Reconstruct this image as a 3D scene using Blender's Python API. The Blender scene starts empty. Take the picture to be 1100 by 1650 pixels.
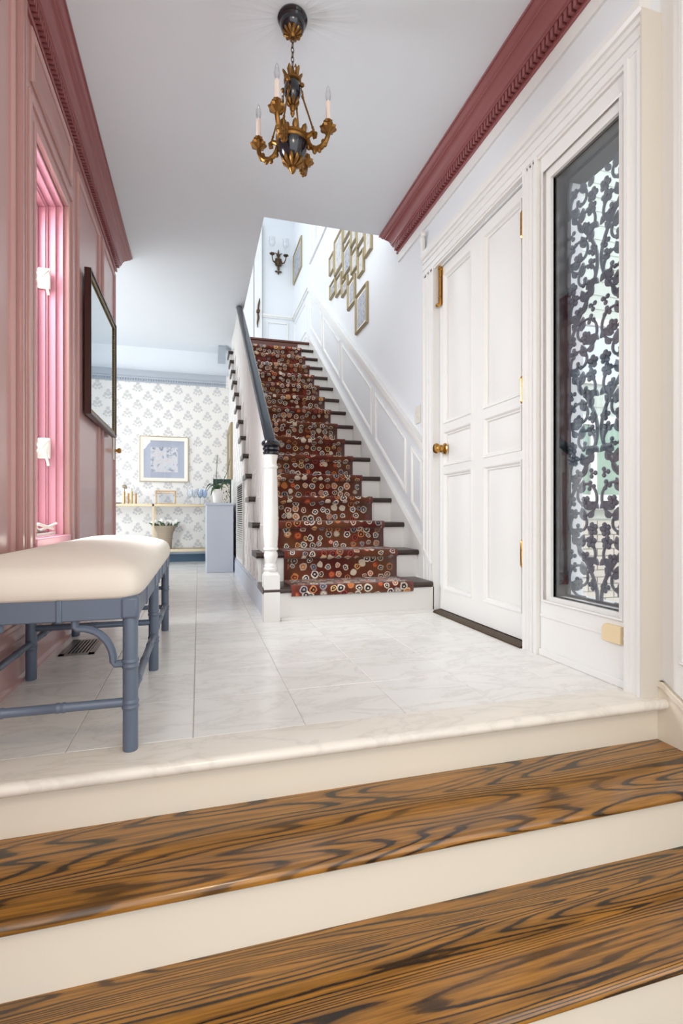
import bpy, bmesh, math, random
from mathutils import Vector, Matrix
random.seed(7)
PI = math.pi
sc = bpy.context.scene
col = sc.collection

# ------------------------------------------------------------------ camera
H = 0.60
YAW = math.radians(15.852)
CA, SA = math.cos(YAW), math.sin(YAW)
cam_d = bpy.data.cameras.new('camera')
cam = bpy.data.objects.new('camera', cam_d)
col.objects.link(cam)
cam.location = (0, 0, H)
cam.rotation_euler = (PI / 2, 0, -YAW)
cam_d.sensor_fit = 'VERTICAL'
cam_d.sensor_height = 36.0
cam_d.lens = 810.0 / 1650.0 * 36.0
cam_d.shift_y = 5.0 / 1650.0
cam_d.clip_start = 0.02
sc.camera = cam

# ------------------------------------------------------------------ world, light, exposure
world = bpy.data.worlds.new('overcast_sky')
sc.world = world
world.use_nodes = True
bg = world.node_tree.nodes['Background']
bg.inputs['Color'].default_value = (0.90, 0.95, 1.0, 1)
bg.inputs['Strength'].default_value = 1.6
sc.view_settings.view_transform = 'Standard'
sc.view_settings.look = 'None'
sc.view_settings.exposure = 0.40
sc.view_settings.gamma = 1.0
sc.view_settings.use_curve_mapping = False
sc.cycles.use_denoising = True
sc.cycles.max_bounces = 14
sc.cycles.diffuse_bounces = 6
sc.cycles.transparent_max_bounces = 16
sc.cycles.sample_clamp_indirect = 8.0


def area(name, loc, target, sx, sy, power, color):
    d = bpy.data.lights.new(name, 'AREA')
    d.shape = 'RECTANGLE'
    d.size, d.size_y = sx, sy
    d.energy = power
    d.color = color
    o = bpy.data.objects.new(name, d)
    col.objects.link(o)
    o.location = loc
    v = Vector(target) - Vector(loc)
    o.rotation_euler = v.to_track_quat('-Z', 'Y').to_euler()
    return o


area('daylight_left_window', (-1.35, 2.55, 1.75), (0.3, 2.6, 0.4), 0.9, 1.6, 112, (0.88, 0.95, 1.0))
area('daylight_stair_window', (2.3, 5.7, 4.9), (0.6, 5.6, 3.2), 1.2, 1.2, 24, (0.9, 0.96, 1.0))
area('daylight_dining_window', (-3.4, 5.5, 1.5), (0, 5.2, 1.9), 1.6, 1.8, 21, (1.0, 0.98, 0.95))
area('porch_sky_fill', (4.2, 0.8, 3.6), (4.0, 4.3, 1.3), 2.5, 1.5, 48, (0.93, 0.97, 1.0))  # added area light, brightens the porch wall like extra sky
area('lower_room_lamp', (0.1, -1.3, 2.3), (0.4, 1.4, 0.0), 0.6, 0.6, 16, (1.0, 0.80, 0.56))


# ------------------------------------------------------------------ materials
def S(r, g, b):
    def f(c):
        c = c / 255.0
        return c / 12.92 if c <= 0.04045 else ((c + 0.055) / 1.055) ** 2.4
    return (f(r), f(g), f(b), 1.0)


class NT:
    """tiny node-tree helper"""
    def __init__(self, name):
        self.m = bpy.data.materials.new(name)
        self.m.use_nodes = True
        self.t = self.m.node_tree
        self.b = self.t.nodes['Principled BSDF']

    def n(self, typ, **kw):
        nd = self.t.nodes.new(typ)
        for k, v in kw.items():
            setattr(nd, k, v)
        return nd

    def put(self, sock, v):
        if isinstance(v, bpy.types.NodeSocket):
            self.t.links.new(v, sock)
        else:
            sock.default_value = v

    def math(self, op, a, b=None, clamp=False):
        nd = self.n('ShaderNodeMath', operation=op)
        nd.use_clamp = clamp
        self.put(nd.inputs[0], a)
        if b is not None:
            self.put(nd.inputs[1], b)
        return nd.outputs[0]

    def mix(self, f, a, b):
        nd = self.n('ShaderNodeMix', data_type='RGBA')
        self.put(nd.inputs[0], f)
        self.put(nd.inputs[6], a)
        self.put(nd.inputs[7], b)
        return nd.outputs[2]

    def ramp(self, f, stops, interp='LINEAR'):
        nd = self.n('ShaderNodeValToRGB')
        cr = nd.color_ramp
        cr.interpolation = interp
        while len(cr.elements) < len(stops):
            cr.elements.new(0.5)
        for e, (p, c) in zip(cr.elements, stops):
            e.position = p
            e.color = c if len(c) == 4 else (*c, 1)
        self.put(nd.inputs[0], f)
        return nd.outputs[0]

    def coord(self, which='Object', scale=(1, 1, 1), loc=(0, 0, 0)):
        tc = self.n('ShaderNodeTexCoord')
        mp = self.n('ShaderNodeMapping')
        self.t.links.new(tc.outputs[which], mp.inputs[0])
        mp.inputs['Scale'].default_value = scale
        mp.inputs['Location'].default_value = loc
        return mp.outputs[0]

    def noise(self, vec, scale, detail=2, rough=0.5, dist=0.0):
        nd = self.n('ShaderNodeTexNoise')
        self.put(nd.inputs['Vector'], vec)
        nd.inputs['Scale'].default_value = scale
        nd.inputs['Detail'].default_value = detail
        nd.inputs['Roughness'].default_value = rough
        nd.inputs['Distortion'].default_value = dist
        return nd.outputs['Fac']

    def bump(self, h, strength=0.1, dist=0.002):
        nd = self.n('ShaderNodeBump')
        self.put(nd.inputs['Height'], h)
        nd.inputs['Strength'].default_value = strength
        nd.inputs['Distance'].default_value = dist
        self.t.links.new(nd.outputs[0], self.b.inputs['Normal'])

    def set(self, **kw):
        for k, v in kw.items():
            self.put(self.b.inputs[k.replace('_', ' ')], v)
        return self.m


def shade(c, k):
    return (min(1, c[0] * k), min(1, c[1] * k), min(1, c[2] * k), 1)


def paint(name, c, rough=0.4, metal=0.0, var=0.05, scale=6.0, bump=0.05, spec=0.5, coat=0.0):
    k = NT(name)
    v = k.coord()
    f = k.noise(v, scale, 3)
    k.set(Base_Color=k.mix(f, shade(c, 1 - var), shade(c, 1 + var)), Roughness=rough, Metallic=metal)
    k.b.inputs['Specular IOR Level'].default_value = spec
    k.b.inputs['Coat Weight'].default_value = coat
    if bump:
        k.bump(k.noise(v, scale * 25, 2), bump, 0.001)
    return k.m


def oak(name, light, dark, yoff=0.0, rough=0.2, sx=0.62, sy=6.0, rings=25.0):
    k = NT(name)
    v = k.coord('Object', (sx, sy, 4.0), (3.1 + yoff, 1.7 * yoff, 0))
    f = k.noise(v, 1.25, 1.6, 0.4, 0.25)
    rag = k.noise(k.coord('Object', (9.0, 70.0, 30.0)), 1.0, 4, 0.65)
    f = k.math('ADD', f, k.math('MULTIPLY', rag, 0.016))
    r = k.math('PINGPONG', k.math('MULTIPLY', f, rings), 0.5)
    band = k.ramp(r, [(0.0, (1, 1, 1)), (0.10, (0.9, 0.9, 0.9)), (0.18, (0.25, 0.25, 0.25)), (0.36, (0, 0, 0))])
    v2 = k.coord('Object', (5.0, 160.0, 60.0))
    pore = k.noise(v2, 1.0, 3, 0.6)
    pores = k.ramp(pore, [(0.40, (1, 1, 1)), (0.62, (0, 0, 0))])
    v3 = k.coord('Object', (1.5, 5.0, 3.0))
    tone = k.noise(v3, 1.4, 2)
    base = k.mix(tone, shade(light, 0.72), shade(light, 1.22))
    base = k.mix(k.math('MULTIPLY', pores, 0.5), base, shade(dark, 2.2))
    patch = k.math('MULTIPLY', band, k.ramp(k.noise(k.coord('Object', (2.2, 11, 3)), 1.0, 2), [(0.30, (0.55, 0.55, 0.55)), (0.55, (1, 1, 1))]))
    base = k.mix(patch, base, dark)
    k.set(Base_Color=base, Roughness=rough)
    k.b.inputs['Coat Weight'].default_value = 0.35
    k.b.inputs['Coat Roughness'].default_value = 0.12
    k.bump(k.math('ADD', band, pores), 0.12, 0.001)
    return k.m


def marble(name, c):
    k = NT(name)
    oi = k.n('ShaderNodeObjectInfo')
    geo = k.n('ShaderNodeNewGeometry')
    mp = k.n('ShaderNodeMapping')
    k.t.links.new(geo.outputs['Position'], mp.inputs[0])
    off = k.n('ShaderNodeCombineXYZ')
    k.put(off.inputs[0], k.math('MULTIPLY', oi.outputs['Random'], 37.0))
    k.put(off.inputs[2], k.math('MULTIPLY', oi.outputs['Random'], 11.0))
    k.t.links.new(off.outputs[0], mp.inputs['Location'])
    mp.inputs['Rotation'].default_value = (0, 0, 0.5)
    mp.inputs['Scale'].default_value = (1.2, 2.6, 1)
    f = k.noise(mp.outputs[0], 3.2, 6, 0.62, 0.7)
    vein = k.math('ABSOLUTE', k.math('SUBTRACT', f, 0.5))
    v = k.ramp(vein, [(0.0, (1, 1, 1)), (0.035, (0.25, 0.25, 0.25)), (0.10, (0, 0, 0))])
    g = k.noise(mp.outputs[0], 1.6, 4)
    base = k.mix(g, shade(c, 0.92), shade(c, 1.05))
    base = k.mix(k.math('MULTIPLY', oi.outputs['Random'], 0.18), base, shade(c, 0.82))
    base = k.mix(k.math('MULTIPLY', v, 0.22), base, S(168, 160, 150))
    k.set(Base_Color=base, Roughness=k.math('ADD', k.math('MULTIPLY', g, 0.14), 0.16))
    return k.m


def wallpaper(name, ui):
    """white paper with grey sprigs in a half-drop repeat; ui: index of horizontal axis"""
    k = NT(name)
    tc = k.n('ShaderNodeTexCoord')
    sp = k.n('ShaderNodeSeparateXYZ')
    wob = k.n('ShaderNodeTexNoise')
    k.t.links.new(tc.outputs['Object'], wob.inputs['Vector'])
    wob.inputs['Scale'].default_value = 55
    wob.inputs['Detail'].default_value = 1
    va = k.n('ShaderNodeVectorMath', operation='MULTIPLY_ADD')
    k.t.links.new(wob.outputs['Color'], va.inputs[0])
    va.inputs[1].default_value = (0.022, 0.022, 0.022)
    k.t.links.new(tc.outputs['Object'], va.inputs[2])
    k.t.links.new(va.outputs[0], sp.inputs[0])
    u0, v0 = sp.outputs[ui], sp.outputs[2]
    W, Hh = 0.243, 0.222
    best = None
    discs = [(0, 0.052, 0.024), (-0.026, 0.014, 0.022), (0.027, 0.012, 0.022), (0, -0.004, 0.018),
             (-0.046, -0.022, 0.017), (0.046, -0.02, 0.017), (-0.018, -0.038, 0.014), (0.02, -0.040, 0.014)]
    for (du, dv) in ((0, 0), (W / 2, Hh / 2)):
        pu = k.math('SUBTRACT', k.math('FLOORED_MODULO', k.math('ADD', u0, 7.0 * W + du), W), W / 2)
        pv = k.math('SUBTRACT', k.math('FLOORED_MODULO', k.math('ADD', v0, dv), Hh), Hh / 2)
        for (cx, cy, r) in discs:
            a = k.math('SUBTRACT', pu, cx)
            b = k.math('SUBTRACT', pv, cy)
            d = k.math('DIVIDE', k.math('SQRT', k.math('ADD', k.math('MULTIPLY', a, a), k.math('MULTIPLY', b, b))), r)
            best = d if best is None else k.math('MINIMUM', best, d)
    inside = k.ramp(best, [(0.0, (0.55, 0.55, 0.55)), (0.35, (1, 1, 1)), (0.55, (0.35, 0.35, 0.35)), (0.82, (1, 1, 1)), (1.0, (0, 0, 0))])
    nz = k.noise(tc.outputs['Object'], 120, 2)
    tex = k.ramp(nz, [(0.36, (0.25, 0.25, 0.25)), (0.60, (1, 1, 1))])
    fac = k.math('MULTIPLY', k.math('MULTIPLY', inside, tex), 0.9)
    k.set(Base_Color=k.mix(fac, S(234, 232, 228), S(148, 150, 156)), Roughness=0.6)
    return k.m


def carpet(name):
    k = NT(name)
    tc = k.n('ShaderNodeTexCoord')
    uv = tc.outputs['UV']
    nz = k.n('ShaderNodeTexNoise')
    k.t.links.new(uv, nz.inputs['Vector'])
    nz.inputs['Scale'].default_value = 38
    va = k.n('ShaderNodeVectorMath', operation='MULTIPLY_ADD')
    k.t.links.new(nz.outputs['Color'], va.inputs[0])
    va.inputs[1].default_value = (0.020, 0.020, 0)
    k.t.links.new(uv, va.inputs[2])
    vo = k.n('ShaderNodeTexVoronoi', voronoi_dimensions='2D', feature='F1')
    k.t.links.new(va.outputs[0], vo.inputs['Vector'])
    vo.inputs['Scale'].default_value = 17.5
    vo.inputs['Randomness'].default_value = 0.62
    d = vo.outputs['Distance']
    sep = k.n('ShaderNodeSeparateColor')
    k.t.links.new(vo.outputs['Color'], sep.inputs[0])
    r1, r2, r3 = sep.outputs[0], sep.outputs[1], sep.outputs[2]
    ring = k.ramp(r1, [(0.0, S(206, 194, 176)), (0.36, S(182, 166, 146)), (0.5, S(190, 120, 70)), (0.62, S(150, 140, 140)),
                       (0.72, S(214, 176, 120)), (0.82, S(160, 60, 45)), (0.9, S(218, 208, 194))], 'CONSTANT')
    core = k.ramp(r2, [(0.0, S(40, 34, 40)), (0.3, S(120, 50, 34)), (0.45, S(70, 74, 88)), (0.6, S(190, 110, 60)),
                       (0.75, S(52, 30, 44)), (0.88, S(205, 190, 165))], 'CONSTANT')
    g = k.noise(uv, 3.5, 3)
    back = k.mix(k.ramp(g, [(0.36, (0, 0, 0)), (0.64, (1, 1, 1))]), S(92, 32, 24), S(112, 68, 42))
    back = k.mix(k.math('MULTIPLY', k.noise(uv, 260, 1), 0.35), back, S(48, 20, 18))
    rad = k.math('ADD', 0.30, k.math('MULTIPLY', r3, 0.17))
    q = k.math('DIVIDE', d, rad)
    c = k.mix(k.ramp(q, [(0.60, (0, 0, 0)), (0.66, (1, 1, 1))]), core, ring)
    inner = k.ramp(q, [(0.22, (1, 1, 1)), (0.28, (0, 0, 0))])
    c = k.mix(inner, c, ring)
    c = k.mix(k.ramp(q, [(0.92, (0, 0, 0)), (1.0, (1, 1, 1))]), c, back)
    # plain rust border
    su = k.n('ShaderNodeSeparateXYZ')
    k.t.links.new(uv, su.inputs[0])
    e = k.math('MINIMUM', su.outputs[0], k.math('SUBTRACT', 0.745, su.outputs[0]))
    c = k.mix(k.math('LESS_THAN', e, 0.022), c, S(112, 44, 30))
    k.set(Base_Color=c, Roughness=0.95)
    k.b.inputs['Sheen Weight'].default_value = 0.25
    k.b.inputs['Specular IOR Level'].default_value = 0.15
    k.bump(k.noise(uv, 420, 2), 0.5, 0.003)
    return k.m


def fabric(name, c, scale=900):
    k = NT(name)
    v = k.coord('Object', (1, 1, 1))
    w = k.noise(v, scale, 1)
    t = k.noise(v, 7, 2)
    k.set(Base_Color=k.mix(t, shade(c, 0.95), shade(c, 1.04)), Roughness=0.9)
    k.b.inputs['Sheen Weight'].default_value = 0.15
    k.bump(w, 0.25, 0.001)
    return k.m


def pane_mat(name, tint=(1, 1, 1, 1), refl=0.08):
    k = NT(name)
    t = k.t
    tr = k.n('ShaderNodeBsdfTransparent')
    tr.inputs[0].default_value = tint
    gl = k.n('ShaderNodeBsdfGlossy')
    gl.inputs['Roughness'].default_value = 0.02
    fr = k.n('ShaderNodeFresnel')
    fr.inputs[0].default_value = 1.5
    mx = k.n('ShaderNodeMixShader')
    nz = k.noise(k.coord(), 3, 1)
    f = k.math('ADD', k.math('MULTIPLY', fr.outputs[0], 0.28), k.math('MULTIPLY', nz, refl * 0.3), clamp=True)
    k.put(mx.inputs[0], f)
    t.links.new(tr.outputs[0], mx.inputs[1])
    t.links.new(gl.outputs[0], mx.inputs[2])
    t.links.new(mx.outputs[0], t.nodes['Material Output'].inputs['Surface'])
    return k.m


def art(name, a, b, c, scale=14, thr=0.5):
    k = NT(name)
    v = k.coord('Object')
    f = k.noise(v, scale, 4, 0.65, 0.6)
    g = k.noise(v, scale * 2.3, 2)
    base = k.ramp(f, [(thr - 0.14, b), (thr - 0.02, a), (thr + 0.06, a), (thr + 0.16, c)])
    base = k.mix(k.math('MULTIPLY', g, 0.25), base, b)
    k.set(Base_Color=base, Roughness=0.45)
    return k.m


def speckle(name, a, b, scale=60):
    k = NT(name)
    vo = k.n('ShaderNodeTexVoronoi')
    k.put(vo.inputs['Vector'], k.coord())
    vo.inputs['Scale'].default_value = scale
    k.set(Base_Color=k.mix(k.math('LESS_THAN', vo.outputs['Distance'], 0.36), a, b), Roughness=0.5)
    return k.m


def weave(name, c):
    k = NT(name)
    w = k.n('ShaderNodeTexWave', wave_type='BANDS', bands_direction='Z')
    k.put(w.inputs['Vector'], k.coord())
    w.inputs['Scale'].default_value = 28
    w.inputs['Distortion'].default_value = 3
    w.inputs['Detail'].default_value = 2
    k.set(Base_Color=k.mix(w.outputs['Fac'], shade(c, 0.6), shade(c, 1.15)), Roughness=0.8)
    k.bump(w.outputs['Fac'], 0.6, 0.004)
    return k.m


M = {}
M['white'] = paint('white_gloss_paint', S(228, 226, 222), 0.32, var=0.012)
M['wall_white'] = paint('white_wall_paint', S(224, 226, 228), 0.55, var=0.012)
M['ceiling'] = paint('ceiling_paint', S(228, 234, 239), 0.7, var=0.012)
M['cream'] = paint('cream_riser_paint', S(226, 216, 198), 0.4, var=0.015)
M['return'] = paint('lamplit_white_paint', S(214, 206, 194), 0.4, var=0.015)  # white casing paint with warm lamplight tinted into the colour
M['pink'] = paint('dusty_rose_paint', S(187, 146, 141), 0.2, var=0.03, spec=0.6)
M['blue_crown'] = paint('blue_grey_paint', S(170, 179, 189), 0.4, var=0.03)
M['blue_base'] = paint('slate_blue_paint', S(62, 92, 116), 0.4, var=0.04)
M['bench'] = paint('blue_grey_lacquer', S(92, 103, 120), 0.35, var=0.04)
M['linen'] = fabric('cream_linen', S(226, 217, 203))
M['tread'] = paint('dark_walnut_stain', S(58, 44, 38), 0.3, var=0.25, scale=14)
M['landing'] = paint('red_brown_wood', S(96, 52, 40), 0.35, var=0.2, scale=14)
M['black'] = paint('black_lacquer', S(18, 20, 28), 0.18, var=0.1, coat=0.5)
M['rail'] = paint('ebony_rail', S(30, 36, 44), 0.25, var=0.1, coat=0.3)
M['gold'] = paint('antique_gilt', S(136, 98, 50), 0.38, metal=0.9, var=0.3, scale=40, bump=0.2)
M['brass'] = paint('polished_brass', S(196, 150, 78), 0.22, metal=1.0, var=0.15, scale=30)
M['chain'] = paint('aged_bronze', S(84, 66, 48), 0.4, metal=0.8, var=0.2, scale=40)
M['iron'] = paint('painted_iron', S(84, 96, 108), 0.5, var=0.12, scale=20)
M['navy'] = paint('navy_black_frame', S(14, 24, 34), 0.35, var=0.2, scale=8)
M['candle'] = paint('candle_sleeve', S(236, 220, 208), 0.5, var=0.02)
M['marble'] = marble('white_marble', S(236, 234, 229))
M['marble_edge'] = marble('cream_marble', S(236, 229, 217))
M['grout'] = paint('grout', S(186, 180, 170), 0.8, var=0.06, scale=30)
M['oak1'] = oak('golden_oak', S(170, 116, 44), S(36, 25, 14), 0.0)
M['oak2'] = oak('golden_oak_straight', S(170, 116, 44), S(36, 25, 14), 2.3, sx=0.36, sy=7.5, rings=34)
M['paper'] = wallpaper('sprig_wallpaper', 0)
M['paper_side'] = wallpaper('sprig_wallpaper_side', 1)
M['carpet'] = carpet('ring_pattern_carpet')
M['glass'] = pane_mat('window_glass')
M['clear'] = pane_mat('clear_glassware', (0.93, 0.95, 0.97, 1), 0.3)
M['bulb'] = pane_mat('bulb_glass', (0.97, 0.97, 0.98, 1), 0.9)
M['mirror'] = paint('mirror_silver', S(206, 214, 220), 0.02, metal=1.0, var=0.01, bump=0)
M['frame_dark'] = paint('dark_mahogany', S(64, 30, 26), 0.3, var=0.2, scale=20)
M['frame_gold'] = paint('pale_gilt_frame', S(160, 145, 112), 0.45, metal=0.3, var=0.12, scale=30)
M['frame_white'] = paint('ivory_frame', S(232, 228, 216), 0.4, var=0.04)
M['mat_blue'] = paint('grey_blue_mount', S(176, 182, 198), 0.8, var=0.04)
M['console'] = paint('brushed_gold', S(204, 188, 156), 0.4, metal=0.3, var=0.08)
M['cabinet'] = paint('pale_grey_blue_lacquer', S(196, 204, 216), 0.35, var=0.02)
M['pot'] = paint('white_ceramic', S(240, 238, 234), 0.25, var=0.01)
M['leaf'] = paint('green_leaf', S(62, 96, 56), 0.45, var=0.25, scale=30)
M['stem'] = paint('green_stem', S(84, 92, 62), 0.5, var=0.2, scale=30)
M['petal'] = paint('white_petal', S(244, 242, 236), 0.6, var=0.03)
M['basket'] = weave('basket_weave', S(178, 162, 140))
M['steel'] = paint('brushed_steel', S(150, 146, 138), 0.35, metal=0.9, var=0.1)
M['vent_shade'] = paint('duct_shade', S(24, 22, 22), 0.9)  # near-black colour standing in for the shade inside the vents
M['beige'] = paint('beige_plate', S(226, 204, 164), 0.5, var=0.05)
M['plate'] = paint('cream_plate', S(224, 220, 208), 0.35, var=0.02)
M['siding'] = paint('sage_siding', S(190, 198, 190), 0.7, var=0.04)
M['brick'] = paint('pale_painted_brick', S(206, 200, 190), 0.8, var=0.1, scale=18)
M['green'] = paint('dark_green', S(28, 62, 52), 0.5, var=0.1)
M['speck'] = speckle('black_white_speckle', S(232, 226, 214), S(48, 44, 44))
M['art_a'] = art('grey_print', S(206, 204, 200), S(150, 156, 168), S(222, 214, 200), 30)
M['art_b'] = art('blue_grey_print', S(176, 178, 184), S(96, 106, 130), S(206, 196, 190), 34)
M['art_c'] = art('flower_print', S(214, 216, 220), S(128, 138, 158), S(226, 204, 190), 16)
M['bulb_frost'] = paint('frosted_shade', S(240, 240, 240), 0.3, var=0.01)


# ------------------------------------------------------------------ mesh helpers
class MB:
    def __init__(self):
        self.v, self.f = [], []

    def add(self, vs, fs):
        o = len(self.v)
        self.v += [tuple(p) for p in vs]
        self.f += [tuple(i + o for i in f) for f in fs]
        return self

    def box(self, x0, x1, y0, y1, z0, z1):
        vs = [(x0, y0, z0), (x1, y0, z0), (x1, y1, z0), (x0, y1, z0), (x0, y0, z1), (x1, y0, z1), (x1, y1, z1), (x0, y1, z1)]
        return self.add(vs, [(3, 2, 1, 0), (4, 5, 6, 7), (0, 1, 5, 4), (1, 2, 6, 5), (2, 3, 7, 6), (3, 0, 4, 7)])

    def prism(self, pts, axis, a0, a1, skew=None):
        """extrude a 2-D polygon along an axis; pts are the other two coordinates in xyz order"""
        def mk(p, a):
            q = list(p)
            q.insert(axis, a)
            return q
        n = len(pts)
        vs = [mk(p, a0) for p in pts] + [mk(p, a1 + (skew(p) if skew else 0)) for p in pts]
        fs = [tuple(range(n))[::-1], tuple(range(n, 2 * n))]
        fs += [(i, (i + 1) % n, n + (i + 1) % n, n + i) for i in range(n)]
        return self.add(vs, fs)

    def lathe(self, prof, c=(0, 0, 0), seg=20, axis=None, flute=0.0, nfl=0):
        """prof: list of (r, z); optional axis direction; flute makes petalled rims"""
        rot = Matrix.Identity(3) if axis is None else Vector((0, 0, 1)).rotation_difference(Vector(axis)).to_matrix()
        vs, fs = [], []
        for (r, z) in prof:
            for i in range(seg):
                a = 2 * PI * i / seg
                rr = r * (1 + (flute * math.cos(nfl * a) if nfl else 0))
                p = rot @ Vector((rr * math.cos(a), rr * math.sin(a), z)) + Vector(c)
                vs.append(p)
        for j in range(len(prof) - 1):
            for i in range(seg):
                k = (i + 1) % seg
                fs.append((j * seg + i, j * seg + k, (j + 1) * seg + k, (j + 1) * seg + i))
        fs.append(tuple(range(seg))[::-1])
        fs.append(tuple(range((len(prof) - 1) * seg, len(prof) * seg)))
        return self.add(vs, fs)

    def tube(self, pts, r, seg=8, closed=False, flat=None):
        pts = [Vector(p) for p in pts]
        n = len(pts)
        rs = r if isinstance(r, (list, tuple)) else [r] * n
        vs, fs = [], []
        up = None
        for i in range(n):
            if closed:
                t = pts[(i + 1) % n] - pts[i - 1]
            else:
                t = pts[min(i + 1, n - 1)] - pts[max(i - 1, 0)]
            if t.length < 1e-9:
                t = Vector((0, 0, 1))
            t.normalize()
            if up is None:
                up = Vector((0, 0, 1)) if abs(t.z) < 0.9 else Vector((1, 0, 0))
            s = t.cross(up)
            if s.length < 1e-6:
                s = t.cross(Vector((0.3, 0.9, 0.1)))
            s.normalize()
            up = s.cross(t).normalized()
            for k in range(seg):
                a = 2 * PI * k / seg + PI / seg
                vs.append(pts[i] + (s * math.cos(a) + up * math.sin(a)) * rs[i])
        m = n if closed else n - 1
        for i in range(m):
            j = (i + 1) % n
            for k in range(seg):
                l = (k + 1) % seg
                fs.append((i * seg + k, i * seg + l, j * seg + l, j * seg + k))
        if not closed:
            fs.append(tuple(range(seg))[::-1])
            fs.append(tuple(range((n - 1) * seg, n * seg)))
        return self.add(vs, fs)

    def ball(self, c, rx, ry=None, rz=None, seg=10, rings=6):
        ry = rx if ry is None else ry
        rz = rx if rz is None else rz
        prof = [(max(0.02, math.sin(PI * i / rings)), -math.cos(PI * i / rings)) for i in range(rings + 1)]
        vs0 = len(self.v)
        self.lathe(prof, (0, 0, 0), seg)
        for i in range(vs0, len(self.v)):
            p = self.v[i]
            self.v[i] = (p[0] * rx + c[0], p[1] * ry + c[1], p[2] * rz + c[2])
        return self

    def xf(self, mat, start=0):
        for i in range(start, len(self.v)):
            self.v[i] = tuple(mat @ Vector(self.v[i]))
        return self

    def mesh(self, name, smooth=30):
        me = bpy.data.meshes.new(name)
        me.from_pydata(self.v, [], self.f)
        me.validate()
        bm = bmesh.new()
        bm.from_mesh(me)
        bmesh.ops.recalc_face_normals(bm, faces=bm.faces)
        bm.to_mesh(me)
        bm.free()
        if smooth:
            me.polygons.foreach_set('use_smooth', [True] * len(me.polygons))
            me.set_sharp_from_angle(angle=math.radians(smooth))
        return me

    def build(self, name, mat, parent=None, smooth=30, bevel=0.0, **tags):
        o = bpy.data.objects.new(name, self.mesh(name, smooth))
        o.data.materials.append(M[mat] if isinstance(mat, str) else mat)
        return place(o, parent, bevel, **tags)


def place(o, parent=None, bevel=0.0, loc=None, label=None, cat=None, group=None, kind=None):
    col.objects.link(o)
    if loc is not None:
        o.location = loc
    if parent is not None:
        o.parent = parent
        p = parent
        m = Matrix.Identity(4)
        while p is not None:
            m = Matrix.Translation(p.location) @ m if p.rotation_euler.z == 0 else Matrix.Translation(p.location) @ Matrix.Rotation(p.rotation_euler.z, 4, 'Z') @ m
            if p.parent is not None:
                m = p.matrix_parent_inverse @ m
            p = p.parent
        o.matrix_parent_inverse = m.inverted()
    if bevel:
        b = o.modifiers.new('edge_bevel', 'BEVEL')
        b.width = bevel
        b.segments = 2
        b.limit_method = 'ANGLE'
    if label:
        o['label'] = label
    if cat:
        o['category'] = cat
    if group:
        o['group'] = group
    if kind:
        o['kind'] = kind
    return o


def inst(name, me, mat, loc, parent=None, rot=None, **tags):
    """object that shares mesh data"""
    o = bpy.data.objects.new(name, me)
    if not me.materials:
        me.materials.append(M[mat] if isinstance(mat, str) else mat)
    if rot is not None:
        o.rotation_euler = rot
    return place(o, parent, 0.0, loc, **tags)


def thing(name, loc, label, cat, group=None, kind=None):
    o = bpy.data.objects.new(name, None)
    o.empty_display_size = 0.1
    return place(o, None, 0, loc, label, cat, group, kind)


def struct(mb, name, mat, label, cat='structure', **kw):
    return mb.build(name, mat, None, label=label, cat=cat, kind='structure', **kw)


def holes(u0, u1, w0, w1, hs):
    """rectangle minus rectangular holes as a list of cells"""
    us = sorted({u0, u1, *[min(max(a, u0), u1) for h in hs for a in h[:2]]})
    ws = sorted({w0, w1, *[min(max(a, w0), w1) for h in hs for a in h[2:]]})
    out = []
    for i in range(len(us) - 1):
        for j in range(len(ws) - 1):
            cu, cw = (us[i] + us[i + 1]) / 2, (ws[j] + ws[j + 1]) / 2
            if not any(h[0] < cu < h[1] and h[2] < cw < h[3] for h in hs):
                out.append((us[i], us[i + 1], ws[j], ws[j + 1]))
    return out


def frame_x(mb, x0, x1, y0, y1, z0, z1, w):
    """rectangular frame lying in a plane of constant x"""
    mb.box(x0, x1, y0, y0 + w, z0, z1).box(x0, x1, y1 - w, y1, z0, z1)
    mb.box(x0, x1, y0 + w, y1 - w, z0, z0 + w).box(x0, x1, y0 + w, y1 - w, z1 - w, z1)
    return mb


def frame_y(mb, y0, y1, x0, x1, z0, z1, w):
    mb.box(x0, x0 + w, y0, y1, z0, z1).box(x1 - w, x1, y0, y1, z0, z1)
    mb.box(x0 + w, x1 - w, y0, y1, z0, z0 + w).box(x0 + w, x1 - w, y0, y1, z1 - w, z1)
    return mb


def sweep_loop(mb, loop, prof, outn, inward=1):
    """closed moulding: loop of corner points in a plane with normal outn, mitred; prof (inset, height)"""
    n = len(loop)
    L = [Vector(p) for p in loop]
    N = Vector(outn)
    c = sum(L, Vector()) / n
    vs, fs = [], []
    for i in range(n):
        a = (L[i] - L[i - 1]).normalized()
        b = (L[(i + 1) % n] - L[i]).normalized()
        na, nb = N.cross(a), N.cross(b)
        if na.dot(c - L[i]) < 0:
            na, nb = -na, -nb
        m = (na + nb)
        m = m / max(0.2, m.dot(na))
        for (s, h) in prof:
            vs.append(L[i] + m * s + N * h)
    k = len(prof)
    for i in range(n):
        j = (i + 1) % n
        for q in range(k - 1):
            fs.append((i * k + q, j * k + q, j * k + q + 1, i * k + q + 1))
    return mb.add(vs, fs)


MOULD = [(0, 0), (0.0, 0.007), (0.004, 0.011), (0.010, 0.008), (0.014, 0.014), (0.022, 0.010), (0.026, 0.004), (0.026, 0)]


def rect_x(x, y0, y1, z0, z1):
    return [(x, y0, z0), (x, y1, z0), (x, y1, z1), (x, y0, z1)]


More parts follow.
